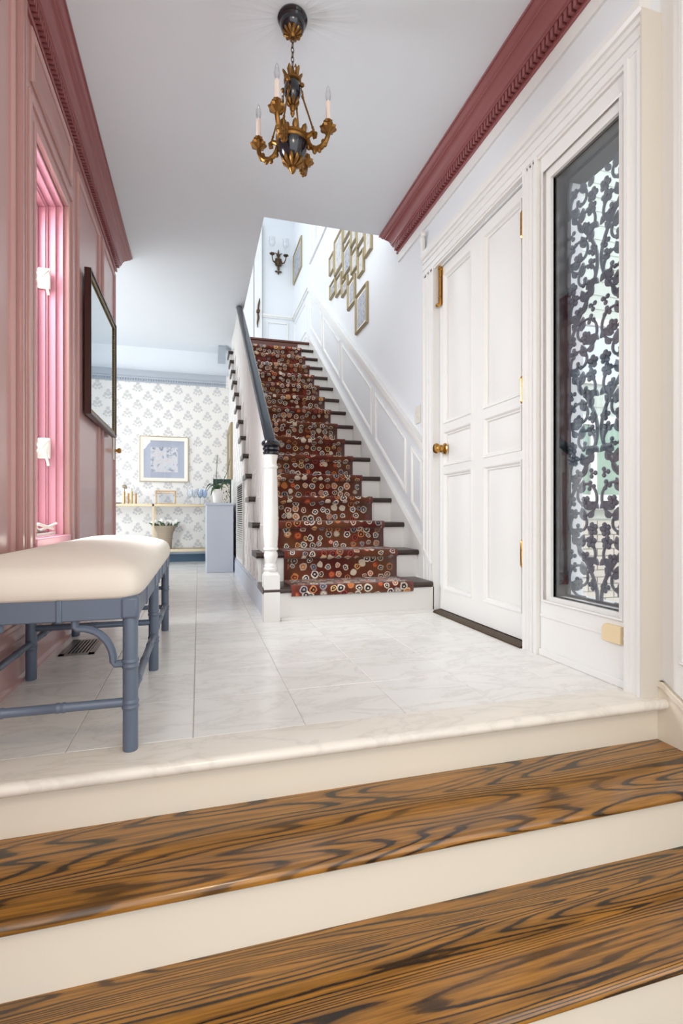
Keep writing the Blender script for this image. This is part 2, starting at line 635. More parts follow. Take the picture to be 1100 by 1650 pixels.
# ================================================================== THE SETTING
XR = 1.43      # right wall (door, stairs)
XRL = 1.475    # right wall beside the lower steps
XL = -0.64     # pink wall
CZ = 2.72      # ceiling
YE = 1.275     # edge of the marble landing
YB = 6.80      # papered back wall
YTOP = 7.75    # upper landing back wall
XFAR = -3.6
YR = -2.6
YW = 0.55     # where the side walls start

# ---- floor with marble tiles
mb = MB().box(XL, XR + 0.02, YE + 0.05, 2.95, -0.06, -0.003).box(XL, 0.42, 2.95, YB, -0.06, -0.003).box(XFAR, XL, 4.3, YB, -0.06, -0.003)
floor = struct(mb, 'floor', 'grout', 'pale grout bed of the white marble hall floor', 'floor')
PX, PY = 0.310, 0.2985
xs = [-0.015 + PX * k for k in range(-12, 6)]
ys = [1.412 + PY * k for k in range(0, 19)]
tile_me = {}


def tile(x0, x1, y0, y1):
    key = (round(x1 - x0, 3), round(y1 - y0, 3))
    if key not in tile_me:
        w, d, g, b = key[0] / 2, key[1] / 2, 0.0009, 0.0016
        m = MB()
        m.add([(-w + g, -d + g, -0.012), (w - g, -d + g, -0.012), (w - g, d - g, -0.012), (-w + g, d - g, -0.012),
               (-w + g, -d + g, -b), (w - g, -d + g, -b), (w - g, d - g, -b), (-w + g, d - g, -b),
               (-w + g + b, -d + g + b, 0), (w - g - b, -d + g + b, 0), (w - g - b, d - g - b, 0), (-w + g + b, d - g - b, 0)],
              [(3, 2, 1, 0), (0, 1, 5, 4), (1, 2, 6, 5), (2, 3, 7, 6), (3, 0, 4, 7), (4, 5, 9, 8), (5, 6, 10, 9), (6, 7, 11, 10), (7, 4, 8, 11), (8, 9, 10, 11)])
        tile_me[key] = m.mesh('tile', 0)
    inst('tile', tile_me[key], 'marble', ((x0 + x1) / 2, (y0 + y1) / 2, random.uniform(-0.0006, 0.0)), floor)


for i in range(len(xs)):
    for j in range(len(ys)):
        x0, x1 = xs[i], xs[i] + PX
        y0, y1 = ys[j], min(ys[j] + PY, YB)
        if y1 - y0 < 0.05:
            continue
        lo = XFAR if y0 > 4.35 else XL + 0.02
        hi = XR if y0 < 2.9 else 0.40
        x0, x1 = max(x0, lo), min(x1, hi)
        if x1 - x0 < 0.03:
            continue
        tile(round(x0, 4), round(x1, 4), round(y0, 4), round(y1, 4))
# marble edge slab with a rounded nose
prof = [(1.4110, -0.035), (1.4110, 0.0)]
prof += [(YE + 0.0165 - 0.0165 * math.sin(a), -0.0165 + 0.0165 * math.cos(a)) for a in [PI * k / 8 for k in range(9)]]
prof += [(1.31, -0.035)]
MB().prism(prof, 0, XL, XRL - 0.004).build('floor_edge_slab', 'marble_edge', floor, label='cream marble edge slab with rounded nose')

# lower wood floor
struct(MB().box(XFAR + 1, XRL + 0.1, YR, 0.82, -0.55, -0.47), 'floor', 'oak2', 'oak floor of the lower room in front of the steps', 'floor')

# ---- pink wall with the window
WY0, WY1, WZ0, WZ1 = 2.25, 2.755, 0.50, 2.12
mb = MB()
for (a, b, c, d) in holes(YW, 4.35, -0.47, CZ, [(WY0, WY1, WZ0, WZ1)]):
    mb.box(XL - 0.16, XL, a, b, c, d)
wall_left = struct(mb, 'wall_left', 'pink', 'dusty rose panelled wall with tall window on the left', 'wall')


def panel(parent, x, y0, y1, z0, z1, nx, mat, prof=MOULD):
    m = sweep_loop(MB(), rect_x(x, y0, y1, z0, z1), prof, (nx, 0, 0))
    return m.build('panel_moulding', mat, parent)


panel(wall_left, XL, 2.24, 2.90, 2.31, 2.53, 1, 'pink')
panel(wall_left, XL, 3.02, 3.66, 0.30, 2.47, 1, 'pink')
panel(wall_left, XL, 3.76, 4.30, 0.30, 2.50, 1, 'pink')
panel(wall_left, XL, 0.9, 2.05, 0.30, 2.50, 1, 'pink')
panel(wall_left, XL, 2.18, 2.95, 0.24, 0.44, 1, 'pink')
# pilaster strip left of the window
MB().box(XL, XL + 0.012, 2.085, 2.155, 0.2, 2.56).box(XL, XL + 0.02, 2.095, 2.112, 0.2, 2.56).box(XL, XL + 0.02, 2.128, 2.145, 0.2, 2.56).build('pilaster', 'pink', wall_left)
# baseboard with steps
bp = [(XL, 0), (XL + 0.030, 0), (XL + 0.030, 0.012), (XL + 0.020, 0.022), (XL + 0.018, 0.105), (XL + 0.012, 0.112), (XL + 0.012, 0.145), (XL + 0.016, 0.150), (XL + 0.012, 0.175), (XL + 0.004, 0.185), (XL + 0.004, 0.20), (XL, 0.205)]
struct(MB().prism(bp, 1, YE + 0.04, 4.35), 'baseboard_left', 'pink', 'tall stepped rose baseboard under the pink wall', 'baseboard')

# window_1 : casing, stepped jamb, sash, glass
w1 = thing('window_1', (XL, 2.5, WZ0), 'tall narrow casement window with pink jambs in rose wall', 'window', kind='structure')
m = MB()
frame_x(m, XL, XL + 0.028, WY0 - 0.10, WY1 + 0.10, WZ0 - 0.09, WZ1 + 0.10, 0.03)
frame_x(m, XL, XL + 0.018, WY0 - 0.07, WY1 + 0.07, WZ0 - 0.06, WZ1 + 0.07, 0.045)
frame_x(m, XL, XL + 0.024, WY0 - 0.025, WY1 + 0.025, WZ0 - 0.02, WZ1 + 0.025, 0.02)
m.build('casing', 'pink', w1, bevel=0.003)
m = MB()
for (xa, xb, w) in ((-0.03, 0.0, 0.008), (-0.062, -0.03, 0.020), (-0.070, -0.062, 0.030), (-0.100, -0.070, 0.036), (-0.155, -0.100, 0.056)):
    frame_x(m, XL + xa, XL + xb, WY0, WY1, WZ0, WZ1, w)
M['pink_light'] = paint('pale_pink_paint', S(208, 150, 162), 0.35, var=0.02)
m.build('jamb', 'pink_light', w1, bevel=0.002)
MB().box(XL - 0.135, XL - 0.131, WY0 + 0.05, WY1 - 0.05, WZ0 + 0.05, WZ1 - 0.05).build('pane', 'glass', w1)
MB().box(XL - 0.14, XL + 0.03, WY0 - 0.02, WY1 + 0.02, WZ0 - 0.03, WZ0 + 0.004).build('sill', 'pink_light', w1, bevel=0.004)
for z in (1.73, 0.915):                                   # sash latches on the far jamb
    l = MB().box(XL - 0.118, XL - 0.045, WY1 - 0.052, WY1 - 0.040, z - 0.045, z + 0.055).build('latch', 'plate', w1, bevel=0.005, label='cream metal latch plate with lever')
    lm = MB().tube([(XL - 0.112, WY1 - 0.058, z + 0.04), (XL - 0.085, WY1 - 0.066, z + 0.005), (XL - 0.112, WY1 - 0.058, z - 0.03)], 0.005, 6)
    lm.tube([(XL - 0.052, WY1 - 0.058, z + 0.045), (XL - 0.08, WY1 - 0.066, z + 0.005), (XL - 0.062, WY1 - 0.064, z - 0.02), (XL - 0.048, WY1 - 0.066, z - 0.08)], 0.006, 6)
    lm.build('lever', 'plate', l)
cr = MB().box(XL - 0.12, XL - 0.02, WY1 - 0.36, WY1 - 0.06, WZ0 + 0.004, WZ0 + 0.020)
cr.tube([(XL - 0.06, WY1 - 0.34, WZ0 + 0.03), (XL - 0.05, WY1 - 0.22, WZ0 + 0.060), (XL - 0.03, WY1 - 0.07, WZ0 + 0.035)], 0.007, 8)
cr.tube([(XL - 0.03, WY1 - 0.36, WZ0 + 0.055), (XL - 0.05, WY1 - 0.2, WZ0 + 0.030), (XL - 0.02, WY1 - 0.05, WZ0 + 0.060)], 0.006, 8)
cr.build('crank', 'plate', w1, label='white window crank on the sill')


# ---- crown mouldings
def crown_profile():
    return [(0, -0.175), (0.010, -0.175), (0.014, -0.168), (0.012, -0.158), (0.012, -0.155), (0.010, -0.118), (0.036, -0.114), (0.036, -0.104),
            (0.042, -0.100), (0.045, -0.086), (0.056, -0.064), (0.074, -0.046), (0.080, -0.044), (0.082, -0.036), (0.094, -0.030), (0.104, -0.016), (0.106, -0.012), (0.114, -0.012), (0.114, 0), (0, 0)]


def crown(name, xw, sgn, y0, y1, mat, label, dent=0.0265):
    pr = [(xw + sgn * u, CZ + w) for (u, w) in crown_profile()]
    t = struct(MB().prism(pr, 1, y0, y1, skew=lambda p: abs(p[0] - xw)), name, mat, label, 'crown moulding')
    dm = MB().box(-0.0115, 0.0115, -0.0075, 0.0075, -0.019, 0.019)
    me = dm.mesh('dentil', 0)
    y = max(y0, 1.02) + 0.02
    while y < y1 - 0.005:
        inst('dentil', me, mat, (xw + sgn * 0.0225, y, CZ - 0.136), t)
        y += dent
    return t


M['rose_shaded'] = paint('shaded_rose_paint', S(144, 84, 84), 0.3, var=0.03)  # same paint as the pink wall, darkened for the weaker light up there
crown('trim_1', XL, 1, YW, 4.355, 'rose_shaded', 'rose crown moulding with dentils over the pink wall')
crown('trim_2', XR, -1, YW, 3.485, 'rose_shaded', 'rose crown moulding with dentils above the white front door')

# ---- ceiling slab with the stair opening
OX0, OY0 = 0.446, 3.59
mb = MB()
for (a, b, c, d) in holes(XFAR, XRL + 0.1, YR, YTOP, [(OX0, XR + 0.3, OY0, 6.555)]):
    mb.box(a, b, c, d, CZ, CZ + 0.16)
ceiling = struct(mb, 'ceiling', 'ceiling', 'white hall ceiling with opening above the staircase', 'ceiling')
ray = MB().add([(0.075, -0.004, 0), (0.27, -0.022, 0), (0.30, 0, 0), (0.27, 0.022, 0), (0.075, 0.004, 0),
                (0.085, -0.002, -0.0007), (0.262, -0.012, -0.0007), (0.285, 0, -0.0007), (0.262, 0.012, -0.0007), (0.085, 0.002, -0.0007)],
               [(0, 1, 6, 5), (1, 2, 7, 6), (2, 3, 8, 7), (3, 4, 9, 8), (4, 0, 5, 9), (5, 6, 7, 8, 9)]).mesh('medallion_ray', 0)
CHX, CHY = 0.385, 2.12
for i in range(24):
    inst('medallion_ray', ray, 'ceiling', (CHX, CHY, CZ), ceiling, rot=(0, 0, 2 * PI * i / 24))

# ---- right wall: door, sidelight, stair window
DY0, DY1, DZ1 = 1.948, 2.842, 2.125
SY0, SY1, SZ0, SZ1 = 1.425, 1.785, 0.258, 2.015
UY0, UY1, UZ0, UZ1 = 5.15, 6.45, 4.05, 5.15
mb = MB()
for (a, b, c, d) in holes(1.32, YTOP, 0.0, 5.4, [(DY0, DY1, 0, DZ1), (SY0, SY1, SZ0, SZ1), (UY0, UY1, UZ0, UZ1)]):
    mb.box(XR, XR + 0.15, a, b, c, d)
wall_right = struct(mb, 'wall_right', 'wall_white', 'white wall with front door, sidelight and stair wainscot', 'wall')
mb = MB().box(XRL, XRL + 0.15, 0.3, 1.32, -0.47, CZ)
wr2 = struct(mb, 'wall_right', 'white', 'white panelled wall beside the oak steps', 'wall')
panel(wr2, XRL, 0.45, 1.245, 0.125, 2.40, -1, 'white')
skp = [(1.319, 0.052), (1.30, 0.052), (0.62, -0.352), (0.31, -0.352), (0.31, -0.47), (1.319, -0.47)]
m = MB().prism(skp, 0, XRL - 0.012, XRL)
m.prism([(1.319, 0.052), (1.30, 0.052), (0.62, -0.352), (0.31, -0.352), (0.31, -0.37), (0.615, -0.37), (1.30, 0.034), (1.319, 0.034)], 0, XRL - 0.019, XRL)
struct(m, 'baseboard_right', 'cream', 'cream skirting that steps down beside the oak treads', 'baseboard')

# casings round door and sidelight (thickness in front of the wall)
cas = thing('trim_3', (XR, 2.1, 0), 'white moulded casing round the front door and sidelight', 'casing', kind='structure')


def casing_y(y0, y1, z0, z1, d=0.026):
    w = y1 - y0
    u = [(0, 0), (0, d + 0.008), (0.016, d + 0.008), (0.020, d), (w * 0.34, d), (w * 0.36, d + 0.005), (w * 0.42, d + 0.005), (w * 0.44, d),
         (w * 0.58, d), (w * 0.60, d + 0.005), (w * 0.66, d + 0.005), (w * 0.68, d), (w - 0.020, d), (w - 0.016, d + 0.008), (w, d + 0.008), (w, 0)]
    if w < 0.08:
        u = [(0, 0), (0, d + 0.008), (0.014, d + 0.008), (0.018, d), (w - 0.018, d), (w - 0.014, d + 0.008), (w, d + 0.008), (w, 0)]
    return MB().prism([(XR - q, y0 + p) for (p, q) in u], 2, z0, z1).build('casing_board', 'white', cas)


casing_y(DY1, 3.0, 0, 2.145)
casing_y(1.852, DY0, 0, 2.145)
casing_y(1.318, 1.385, 0, 2.145, 0.03)
hp = [(0.0, 2.130), (0.026, 2.130), (0.026, 2.140), (0.033, 2.143), (0.033, 2.156), (0.026, 2.160), (0.026, 2.180), (0.032, 2.182), (0.032, 2.190), (0.026, 2.193),
      (0.026, 2.222), (0.034, 2.225), (0.034, 2.236), (0.028, 2.240), (0.028, 2.250), (0.038, 2.254), (0.045, 2.266), (0.045, 2.295), (0.0, 2.295)]
MB().prism([(XR - q, z) for (q, z) in hp], 1, 1.314, 3.004).build('head_casing', 'white', cas)
# return of the casing towards the steps
MB().box(XR - 0.038, XRL, 1.312, 1.3185, 0.0, 2.262).build('casing_return', 'return', cas)
# frieze moulding between head casing and crown
MB().box(XR - 0.012, XR, YW, 3.47, 2.475, 2.492).box(XR - 0.006, XR, YW, 3.47, 2.492, 2.545).build('frieze_board', 'white', cas)
# carved ear at the top corner of the casing
m = MB()
m.tube([(XR - 0.02, 3.012, 2.27), (XR - 0.022, 3.016, 2.33), (XR - 0.026, 3.012, 2.38), (XR - 0.034, 2.995, 2.415), (XR - 0.04, 2.985, 2.40)], [0.012, 0.015, 0.018, 0.016, 0.010], 8)
for i in range(5):
    m.ball((XR - 0.014, 3.03 + 0.006 * math.sin(i * 2), 2.27 + 0.032 * i), 0.012, 0.018, 0.017, 8, 5)
m.ball((XR - 0.03, 2.988, 2.42), 0.02, 0.02, 0.02, 8, 5)
m.build('carved_ear', 'white', cas)

# ---- front door
XD = XR + 0.012     # face of the door leaf
cols = [(2.018, 2.338), (2.466, 2.786)]
rows = [(0.149, 0.853), (0.905, 1.107), (1.162, 2.065)]
mb = MB()
for (a, b, c, d) in holes(DY0 + 0.003, DY1 - 0.003, 0.022, DZ1 - 0.004, [(c0, c1, r0, r1) for (c0, c1) in cols for (r0, r1) in rows]):
    mb.box(XD, XD + 0.045, a, b, c, d)
door = mb.build('door_1', 'white', None, label='white six-panel front door with brass knob', cat='door', kind='structure')
for (c0, c1) in cols:
    for (r0, r1) in rows:
        m = MB().box(XD + 0.020, XD + 0.036, c0, c1, r0, r1)
        i = 0.052
        m.add([(XD + 0.020, c0 + 0.02, r0 + 0.02), (XD + 0.020, c1 - 0.02, r0 + 0.02), (XD + 0.020, c1 - 0.02, r1 - 0.02), (XD + 0.020, c0 + 0.02, r1 - 0.02),
               (XD + 0.008, c0 + i, r0 + i), (XD + 0.008, c1 - i, r0 + i), (XD + 0.008, c1 - i, r1 - i), (XD + 0.008, c0 + i, r1 - i)],
              [(0, 1, 5, 4), (1, 2, 6, 5), (2, 3, 7, 6), (3, 0, 4, 7), (4, 5, 6, 7)])
        sweep_loop(m, rect_x(XD + 0.02, c0, c1, r0, r1), [(0, 0), (-0.006, 0.020), (-0.004, 0.026), (0.004, 0.024), (0.012, 0.012), (0.018, 0.010), (0.020, 0.0)], (-1, 0, 0))
        m.build('door_panel', 'white', door)
for z in (1.91, 1.165, 0.426):
    m = MB().lathe([(0.004, -0.062), (0.0075, -0.055), (0.0085, -0.05), (0.0085, -0.018), (0.007, -0.017), (0.0085, -0.016), (0.0085, 0.016), (0.007, 0.017), (0.0085, 0.018), (0.0085, 0.05), (0.0075, 0.055), (0.004, 0.062)], (XR - 0.028, DY0 + 0.0105, z), 10)
    m.box(XR - 0.030, XD, DY0 + 0.0005, DY0 + 0.0035, z - 0.05, z + 0.05)
    m.build('hinge', 'brass', door, label='brass butt hinge')
kx, ky, kz = XD, 2.772, 1.004
m = MB().lathe([(0.034, 0), (0.034, 0.004), (0.026, 0.010), (0.012, 0.014), (0.011, 0.036), (0.020, 0.040), (0.030, 0.050), (0.032, 0.060), (0.026, 0.070), (0.010, 0.074)], (kx, ky, kz), 24, axis=(-1, 0, 0))
m.build('door_knob', 'brass', door, label='round polished brass door knob')
m = MB().lathe([(0.024, 0), (0.024, 0.006), (0.017, 0.012), (0.008, 0.014)], (kx - 0.004, ky + 0.045, kz + 0.006), 20, axis=(-1, 0, 0))
m.build('keyhole_rose', 'brass', door)
m = MB().box(XD - 0.006, XD, 2.796, 2.826, 1.895, 2.120)
m.lathe([(0.008, -0.115), (0.010, -0.11), (0.010, -0.07), (0.013, -0.066), (0.010, -0.062), (0.010, 0.05), (0.013, 0.054), (0.010, 0.058), (0.010, 0.10), (0.014, 0.106), (0.012, 0.125)], (XD - 0.014, 2.811, 2.005), 10)
m.ball((XD - 0.026, 2.818, 1.893), 0.014, 0.014, 0.012, 10, 6)
m.build('surface_bolt', 'brass', door, label='long brass surface bolt')
th = MB().prism([(XD - 0.052, 0.0), (XD - 0.052, 0.006), (XD - 0.03, 0.014), (XD - 0.008, 0.018), (XD + 0.04, 0.020), (XD + 0.04, 0.0)], 1, DY0 + 0.01, DY1 - 0.005)
th.build('threshold', 'chain', door, label='dark bronze threshold strip')

# ---- sidelight window
w2 = thing('window_2', (XR, 1.6, 0), 'tall narrow glazed sidelight beside the front door', 'window', kind='structure')
m = MB()
for (a, b, c, d) in holes(1.385, 1.852, 0.0, 2.132, [(SY0, SY1, SZ0, SZ1)]):
    m.box(XR - 0.014, XR + 0.03, a, b, c, d)
m.build('sash', 'white', w2)
sweep_loop(MB(), rect_x(XR - 0.014, SY0 - 0.024, SY1 + 0.045, SZ0 - 0.028, SZ1 + 0.05), MOULD[:5], (-1, 0, 0)).build('sash_moulding', 'white', w2)
MB().box(XR - 0.022, XR - 0.012, 1.386, 1.852, 0.0, 0.028).box(XR - 0.018, XR - 0.012, 1.386, 1.852, 0.165, 0.178).build('bottom_rail', 'white', w2, bevel=0.002)
MB().box(XR + 0.004, XR + 0.008, SY0, SY1, SZ0, SZ1).build('pane', 'glass', w2, label='clear pane with soft reflections')
m = MB()
m.box(XR + 0.031, XR + 0.085, SY1 - 0.004, SY1 + 0.02, SZ0 - 0.02, SZ1 + 0.02).box(XR + 0.031, XR + 0.085, SY0 - 0.02, SY0 + 0.002, SZ0 - 0.02, SZ1 + 0.02)
m.box(XR + 0.031, XR + 0.152, SY0, SY1, SZ1 - 0.004, SZ1 + 0.02)
m.box(XR + 0.009, XR + 0.03, SY1 - 0.006, SY1, SZ0, SZ1).box(XR + 0.009, XR + 0.03, SY0, SY1, SZ1 - 0.006, SZ1)
m.box(XR + 0.06, XR + 0.075, SY1 - 0.014, SY1, SZ0, SZ1).box(XR + 0.06, XR + 0.075, SY0, SY1, SZ1 - 0.014, SZ1)
m.build('reveal', 'navy', w2, label='dark navy reveal behind the glass')

# ---- stair window upstairs
w3 = thing('window_3', (XR, 5.8, UZ0), 'bright stair window with white casing high on the wall', 'window', kind='structure')
m = MB()
frame_x(m, XR - 0.022, XR, UY0 - 0.11, UY1 + 0.11, UZ0 - 0.11, UZ1 + 0.11, 0.10)
m.build('casing', 'white', w3, bevel=0.004)
m = MB()
frame_x(m, XR + 0.06, XR + 0.09, UY0, UY1, UZ0, UZ1, 0.05)
for k in range(1, 7):
    y = UY0 + (UY1 - UY0) * k / 7
    m.box(XR + 0.065, XR + 0.085, y - 0.012, y + 0.012, UZ0, UZ1)
m.build('sash', 'white', w3)
MB().box(XR + 0.074, XR + 0.078, UY0 + 0.05, UY1 - 0.05, UZ0 + 0.05, UZ1 - 0.05).build('pane', 'glass', w3)

# ---- back wall with wallpaper
mb = MB().box(XFAR, 0.44, YB, YB + 0.15, 0, CZ)
wall_back = struct(mb, 'wall_back', 'paper', 'white wall papered with grey floral sprigs', 'wall')
m = MB().box(XFAR, 0.42, YB - 0.012, YB, 2.405, CZ)
struct(m, 'trim_4', 'ceiling', 'white frieze band above the blue-grey crown', 'frieze')
pr = [(YB - 0.10, 2.41), (YB - 0.10, 2.395), (YB - 0.085, 2.385), (YB - 0.06, 2.345), (YB - 0.035, 2.335), (YB - 0.032, 2.318), (YB - 0.018, 2.314), (YB - 0.018, 2.29), (YB - 0.012, 2.278), (YB, 2.278), (YB, 2.41)]
t5 = struct(MB().prism(pr, 0, XFAR, 0.345), 'trim_5', 'blue_crown', 'blue-grey crown moulding with dentils on papered wall', 'crown moulding')
dm = MB().box(-0.007, 0.007, -0.007, 0.007, -0.013, 0.013).mesh('dentil', 0)
x = -1.25
while x < 0.34:
    inst('dentil', dm, 'blue_crown', (x, YB - 0.024, 2.303), t5)
    x += 0.030
MB().prism([(p[0] - 0.0, p[1]) for p in pr], 0, 0.345, 0.415).build('crown_return', 'white', t5)
pr2 = [(6.44, CZ), (6.44, 2.69), (6.47, 2.67), (6.50, 2.63), (6.54, 2.60), (6.55, 2.57), (6.58, 2.555), (6.60, 2.54), (6.62, 2.54), (6.62, CZ)]
struct(MB().prism(pr2, 0, 0.235, 0.33), 'trim_6', 'blue_crown', 'short blue-grey crown block under ceiling beside the stairs', 'crown moulding')
bpb = [(YB, 0), (YB - 0.022, 0), (YB - 0.022, 0.095), (YB - 0.016, 0.10), (YB, 0.10)]
bb = struct(MB().prism(bpb, 0, XFAR, 0.38), 'baseboard_back', 'blue_base', 'slate-blue baseboard under the papered wall', 'baseboard')
MB().prism([(YB, 0.10), (YB - 0.016, 0.10), (YB - 0.012, 0.135), (YB, 0.142)], 0, XFAR, 0.38).build('baseboard_cap', 'blue_crown', bb)

# ---- stairs: dimensions
N = 16
RH, GO = 0.1795, 0.2455
YN1 = 2.815                       # nosing of the first tread


def tz(i):
    return 0.012 + RH * i         # top of tread i (1..16)


def ny(i):
    return YN1 + GO * (i - 1)     # nosing line of tread i


def nose(y):
    return tz(1) + RH / GO * (y - YN1)


XS0, XS1 = 0.375, 1.405
# papered wall under the stairs
pts = [(2.93, 0), (YB, 0), (YB, CZ - 0.01), (6.55, CZ - 0.01), (2.93, max(0.05, nose(2.93) - 0.24))]
wall_stair = struct(MB().prism(pts, 0, XS0 + 0.005, XS0 + 0.03), 'wall_stair', 'paper_side', 'papered wall closing the space under the staircase', 'wall')
b = MB().box(XS0 - 0.012, XS0 + 0.005, 2.91, YB, 0, 0.13).box(XS0 - 0.006, XS0 + 0.005, 2.91, YB, 0.13, 0.15)
struct(b, 'baseboard_stair', 'cabinet', 'pale blue-grey baseboard along the foot of the stairs', 'baseboard')

# ---- upper landing
mb = MB().box(-1.2, XR + 0.15, YTOP, YTOP + 0.15, CZ + 0.16, 5.4)
wbu = struct(mb, 'wall_back', 'wall_white', 'white wall of the upper landing behind the sconce', 'wall')
struct(MB().box(OX0 - 0.03, XR, OY0 - 0.5, YTOP, 5.36, 5.48), 'ceiling', 'ceiling', 'white ceiling high above the stairwell', 'ceiling')
m = MB().box(0.925, XR, YTOP - 0.03, YTOP, 3.655, 3.69).box(0.925, XR, YTOP - 0.02, YTOP, 3.635, 3.656).box(0.925, XR, YTOP - 0.02, YTOP, 2.88, 3.02)
frame_y(m, YTOP - 0.014, YTOP, 1.0, 1.34, 3.08, 3.58, 0.022)
m.build('wainscot', 'white', wbu, bevel=0.003)
d2 = MB().box(0.06, 0.80, YTOP - 0.03, YTOP, 2.885, 4.93).build('door_2', 'white', None, label='white upstairs door left of the sconce', cat='door', kind='structure')
m = MB().box(0.815, 0.925, YTOP - 0.045, YTOP, 2.885, 5.05).box(0.90, 0.925, YTOP - 0.06, YTOP, 2.885, 5.05).box(-0.05, 0.045, YTOP - 0.045, YTOP, 2.885, 5.05).box(-0.05, 0.925, YTOP - 0.045, YTOP, 4.95, 5.05)
m.build('door_casing', 'white', d2)
frame_y(MB(), YTOP - 0.036, YTOP - 0.03, 0.16, 0.70, 3.9, 4.8, 0.02).build('door_panel', 'white', d2)
m = MB().lathe([(0.025, 0), (0.025, 0.006), (0.01, 0.012), (0.01, 0.03), (0.028, 0.045), (0.026, 0.06), (0.008, 0.066)], (0.866, YTOP - 0.045, 3.69), 14, axis=(0, -1, 0))
m.tube([(0.868, YTOP - 0.055, 3.72), (0.875, YTOP - 0.06, 3.80), (0.888, YTOP - 0.06, 3.86), (0.890, YTOP - 0.055, 3.9)], [0.012, 0.014, 0.01, 0.004], 8)
m.tube([(0.866, YTOP - 0.055, 3.66), (0.872, YTOP - 0.06, 3.60), (0.858, YTOP - 0.06, 3.52), (0.862, YTOP - 0.055, 3.45)], [0.012, 0.016, 0.012, 0.004], 8)
m.build('door_handle', 'chain', d2, label='dark knob with curled back plate')

# ---- wainscot along the stair wall
WO = 0.745


def slope_loop(x, y0, y1, o0, o1):
    return [(x, y0, nose(y0) + o0), (x, y1, nose(y1) + o0), (x, y1, nose(y1) + o1), (x, y0, nose(y0) + o1)]


YK = YN1 + (3.69 - tz(1) - WO) * GO / RH      # where the rail turns level
for (u, lo, hi) in ((0.034, WO - 0.028, WO), (0.022, WO - 0.052, WO - 0.028), (0.014, WO - 0.075, WO - 0.052)):
    pass
rp = [(3.0, nose(3.0) + WO), (YK, nose(YK) + WO), (YTOP, 3.69), (YTOP, 3.655), (YK + 0.03, 3.655), (3.0, nose(3.0) + WO - 0.04)]
m = MB().prism(rp, 0, XR - 0.036, XR)
rp = [(3.0, nose(3.0) + WO - 0.03), (YK, nose(YK) + WO - 0.035), (YTOP, 3.66), (YTOP, 3.62), (YK + 0.05, 3.62), (3.0, nose(3.0) + WO - 0.085)]
m.prism(rp, 0, XR - 0.020, XR)
m.build('chair_rail', 'white', wall_right)
skp = [(2.87, 0.0), (2.87, nose(2.87) + 0.055), (6.52, nose(6.52) + 0.055), (6.66, 3.03), (YTOP, 3.03), (YTOP, 2.7), (6.5, 2.7)]
MB().prism(skp, 0, XS1 - 0.002, XR).build('wall_stringer', 'white', wall_right)
skp = [(2.87, nose(2.87) + 0.03), (2.87, nose(2.87) + 0.065), (6.52, nose(6.52) + 0.065), (6.66, 3.045), (YTOP, 3.045), (YTOP, 3.01), (6.68, 3.01), (6.54, nose(6.52) + 0.03)]
MB().prism(skp, 0, XS1 - 0.010, XR).build('stringer_cap', 'white', wall_right)
for (y0, y1) in ((3.06, 3.24), (3.33, 3.98), (4.07, 5.0), (5.09, 5.80), (5.88, 6.50)):
    sweep_loop(MB(), slope_loop(XR, y0, y1, 0.185, 0.585), MOULD, (-1, 0, 0)).build('panel_moulding', 'white', wall_right)
panel(wall_right, XR, 6.80, 7.66, 3.12, 3.56, -1, 'white')

# ================================================================== ENTRY STEPS
Z1, Z2, Z3 = -0.142, -0.305, -0.47
es = thing('entry_steps', (0.4, 0.8, Z3), 'glossy oak steps with cream risers below the marble hall', 'steps')


def step_tread(y0, y1, z, mat, label):
    r = 0.0135
    pr = [(y1, z - 0.027), (y1, z)] + [(y0 + r - r * math.sin(a), z - r + r * math.cos(a)) for a in [PI * k / 8 for k in range(9)]]
    MB().prism(pr, 0, XL, XRL - 0.012).build('tread', mat, es, label=label)


step_tread(1.040, 1.335, Z1, 'oak1', 'upper golden oak tread with cathedral grain')
step_tread(0.785, 1.075, Z2, 'oak2', 'lower golden oak tread with straight grain')
MB().box(XL, XRL - 0.012, 1.318, 1.34, Z1 - 0.03, -0.034).build('riser', 'cream', es)
MB().box(XL, XRL - 0.012, 1.068, 1.09, Z2 - 0.03, Z1 - 0.026).build('riser', 'cream', es)
MB().box(XL, XRL - 0.012, 0.815, 0.835, Z3, Z2 - 0.026).build('riser', 'cream', es)

# ================================================================== STAIRCASE
st = thing('staircase', (0.9, YN1, 0), 'white staircase with dark treads rising beside the front door', 'staircase')
for i in range(1, N + 1):
    z, y = tz(i), ny(i)
    xl = 0.335 if i < 15 else OX0 + 0.002
    xl = 0.345 if i == 1 else xl
    r = 0.014
    r = 0.0175
    back = y + GO + 0.03 if i < N else y + 0.12
    pr = [(back, z - 0.035), (back, z)] + [(y + r - r * math.sin(a), z - r + r * math.cos(a)) for a in [PI * k / 6 for k in range(7)]]
    xr = 1.415 if i > 1 else 1.398
    MB().prism(pr, 0, xl, xr - 0.012).build('tread', 'tread' if i < N else 'landing', st)
    MB().box(XS0 + 0.012 if i < 15 else OX0 + 0.004, XS1 - 0.002, y + 0.027, y + 0.045, (tz(i - 1) if i > 1 else 0.0), z - 0.034).build('riser', 'white', st)
    if i < 15 and i > 1:                       # moulded bracket under the projecting tread end
        pb = [(y + 0.03, z - 0.0355), (y + GO, z - 0.0355), (y + GO, z - 0.055), (y + GO * 0.55, z - 0.075), (y + GO * 0.25, z - 0.12), (y + 0.03, z - RH + 0.01)]
        MB().prism(pb, 0, XS0 - 0.024, XS0 - 0.002).build('bracket', 'white', st)
MB().box(0.45, 1.395, YN1 + 0.014, YN1 + 0.028, 0, 0.018).build('riser_bead', 'white', st)
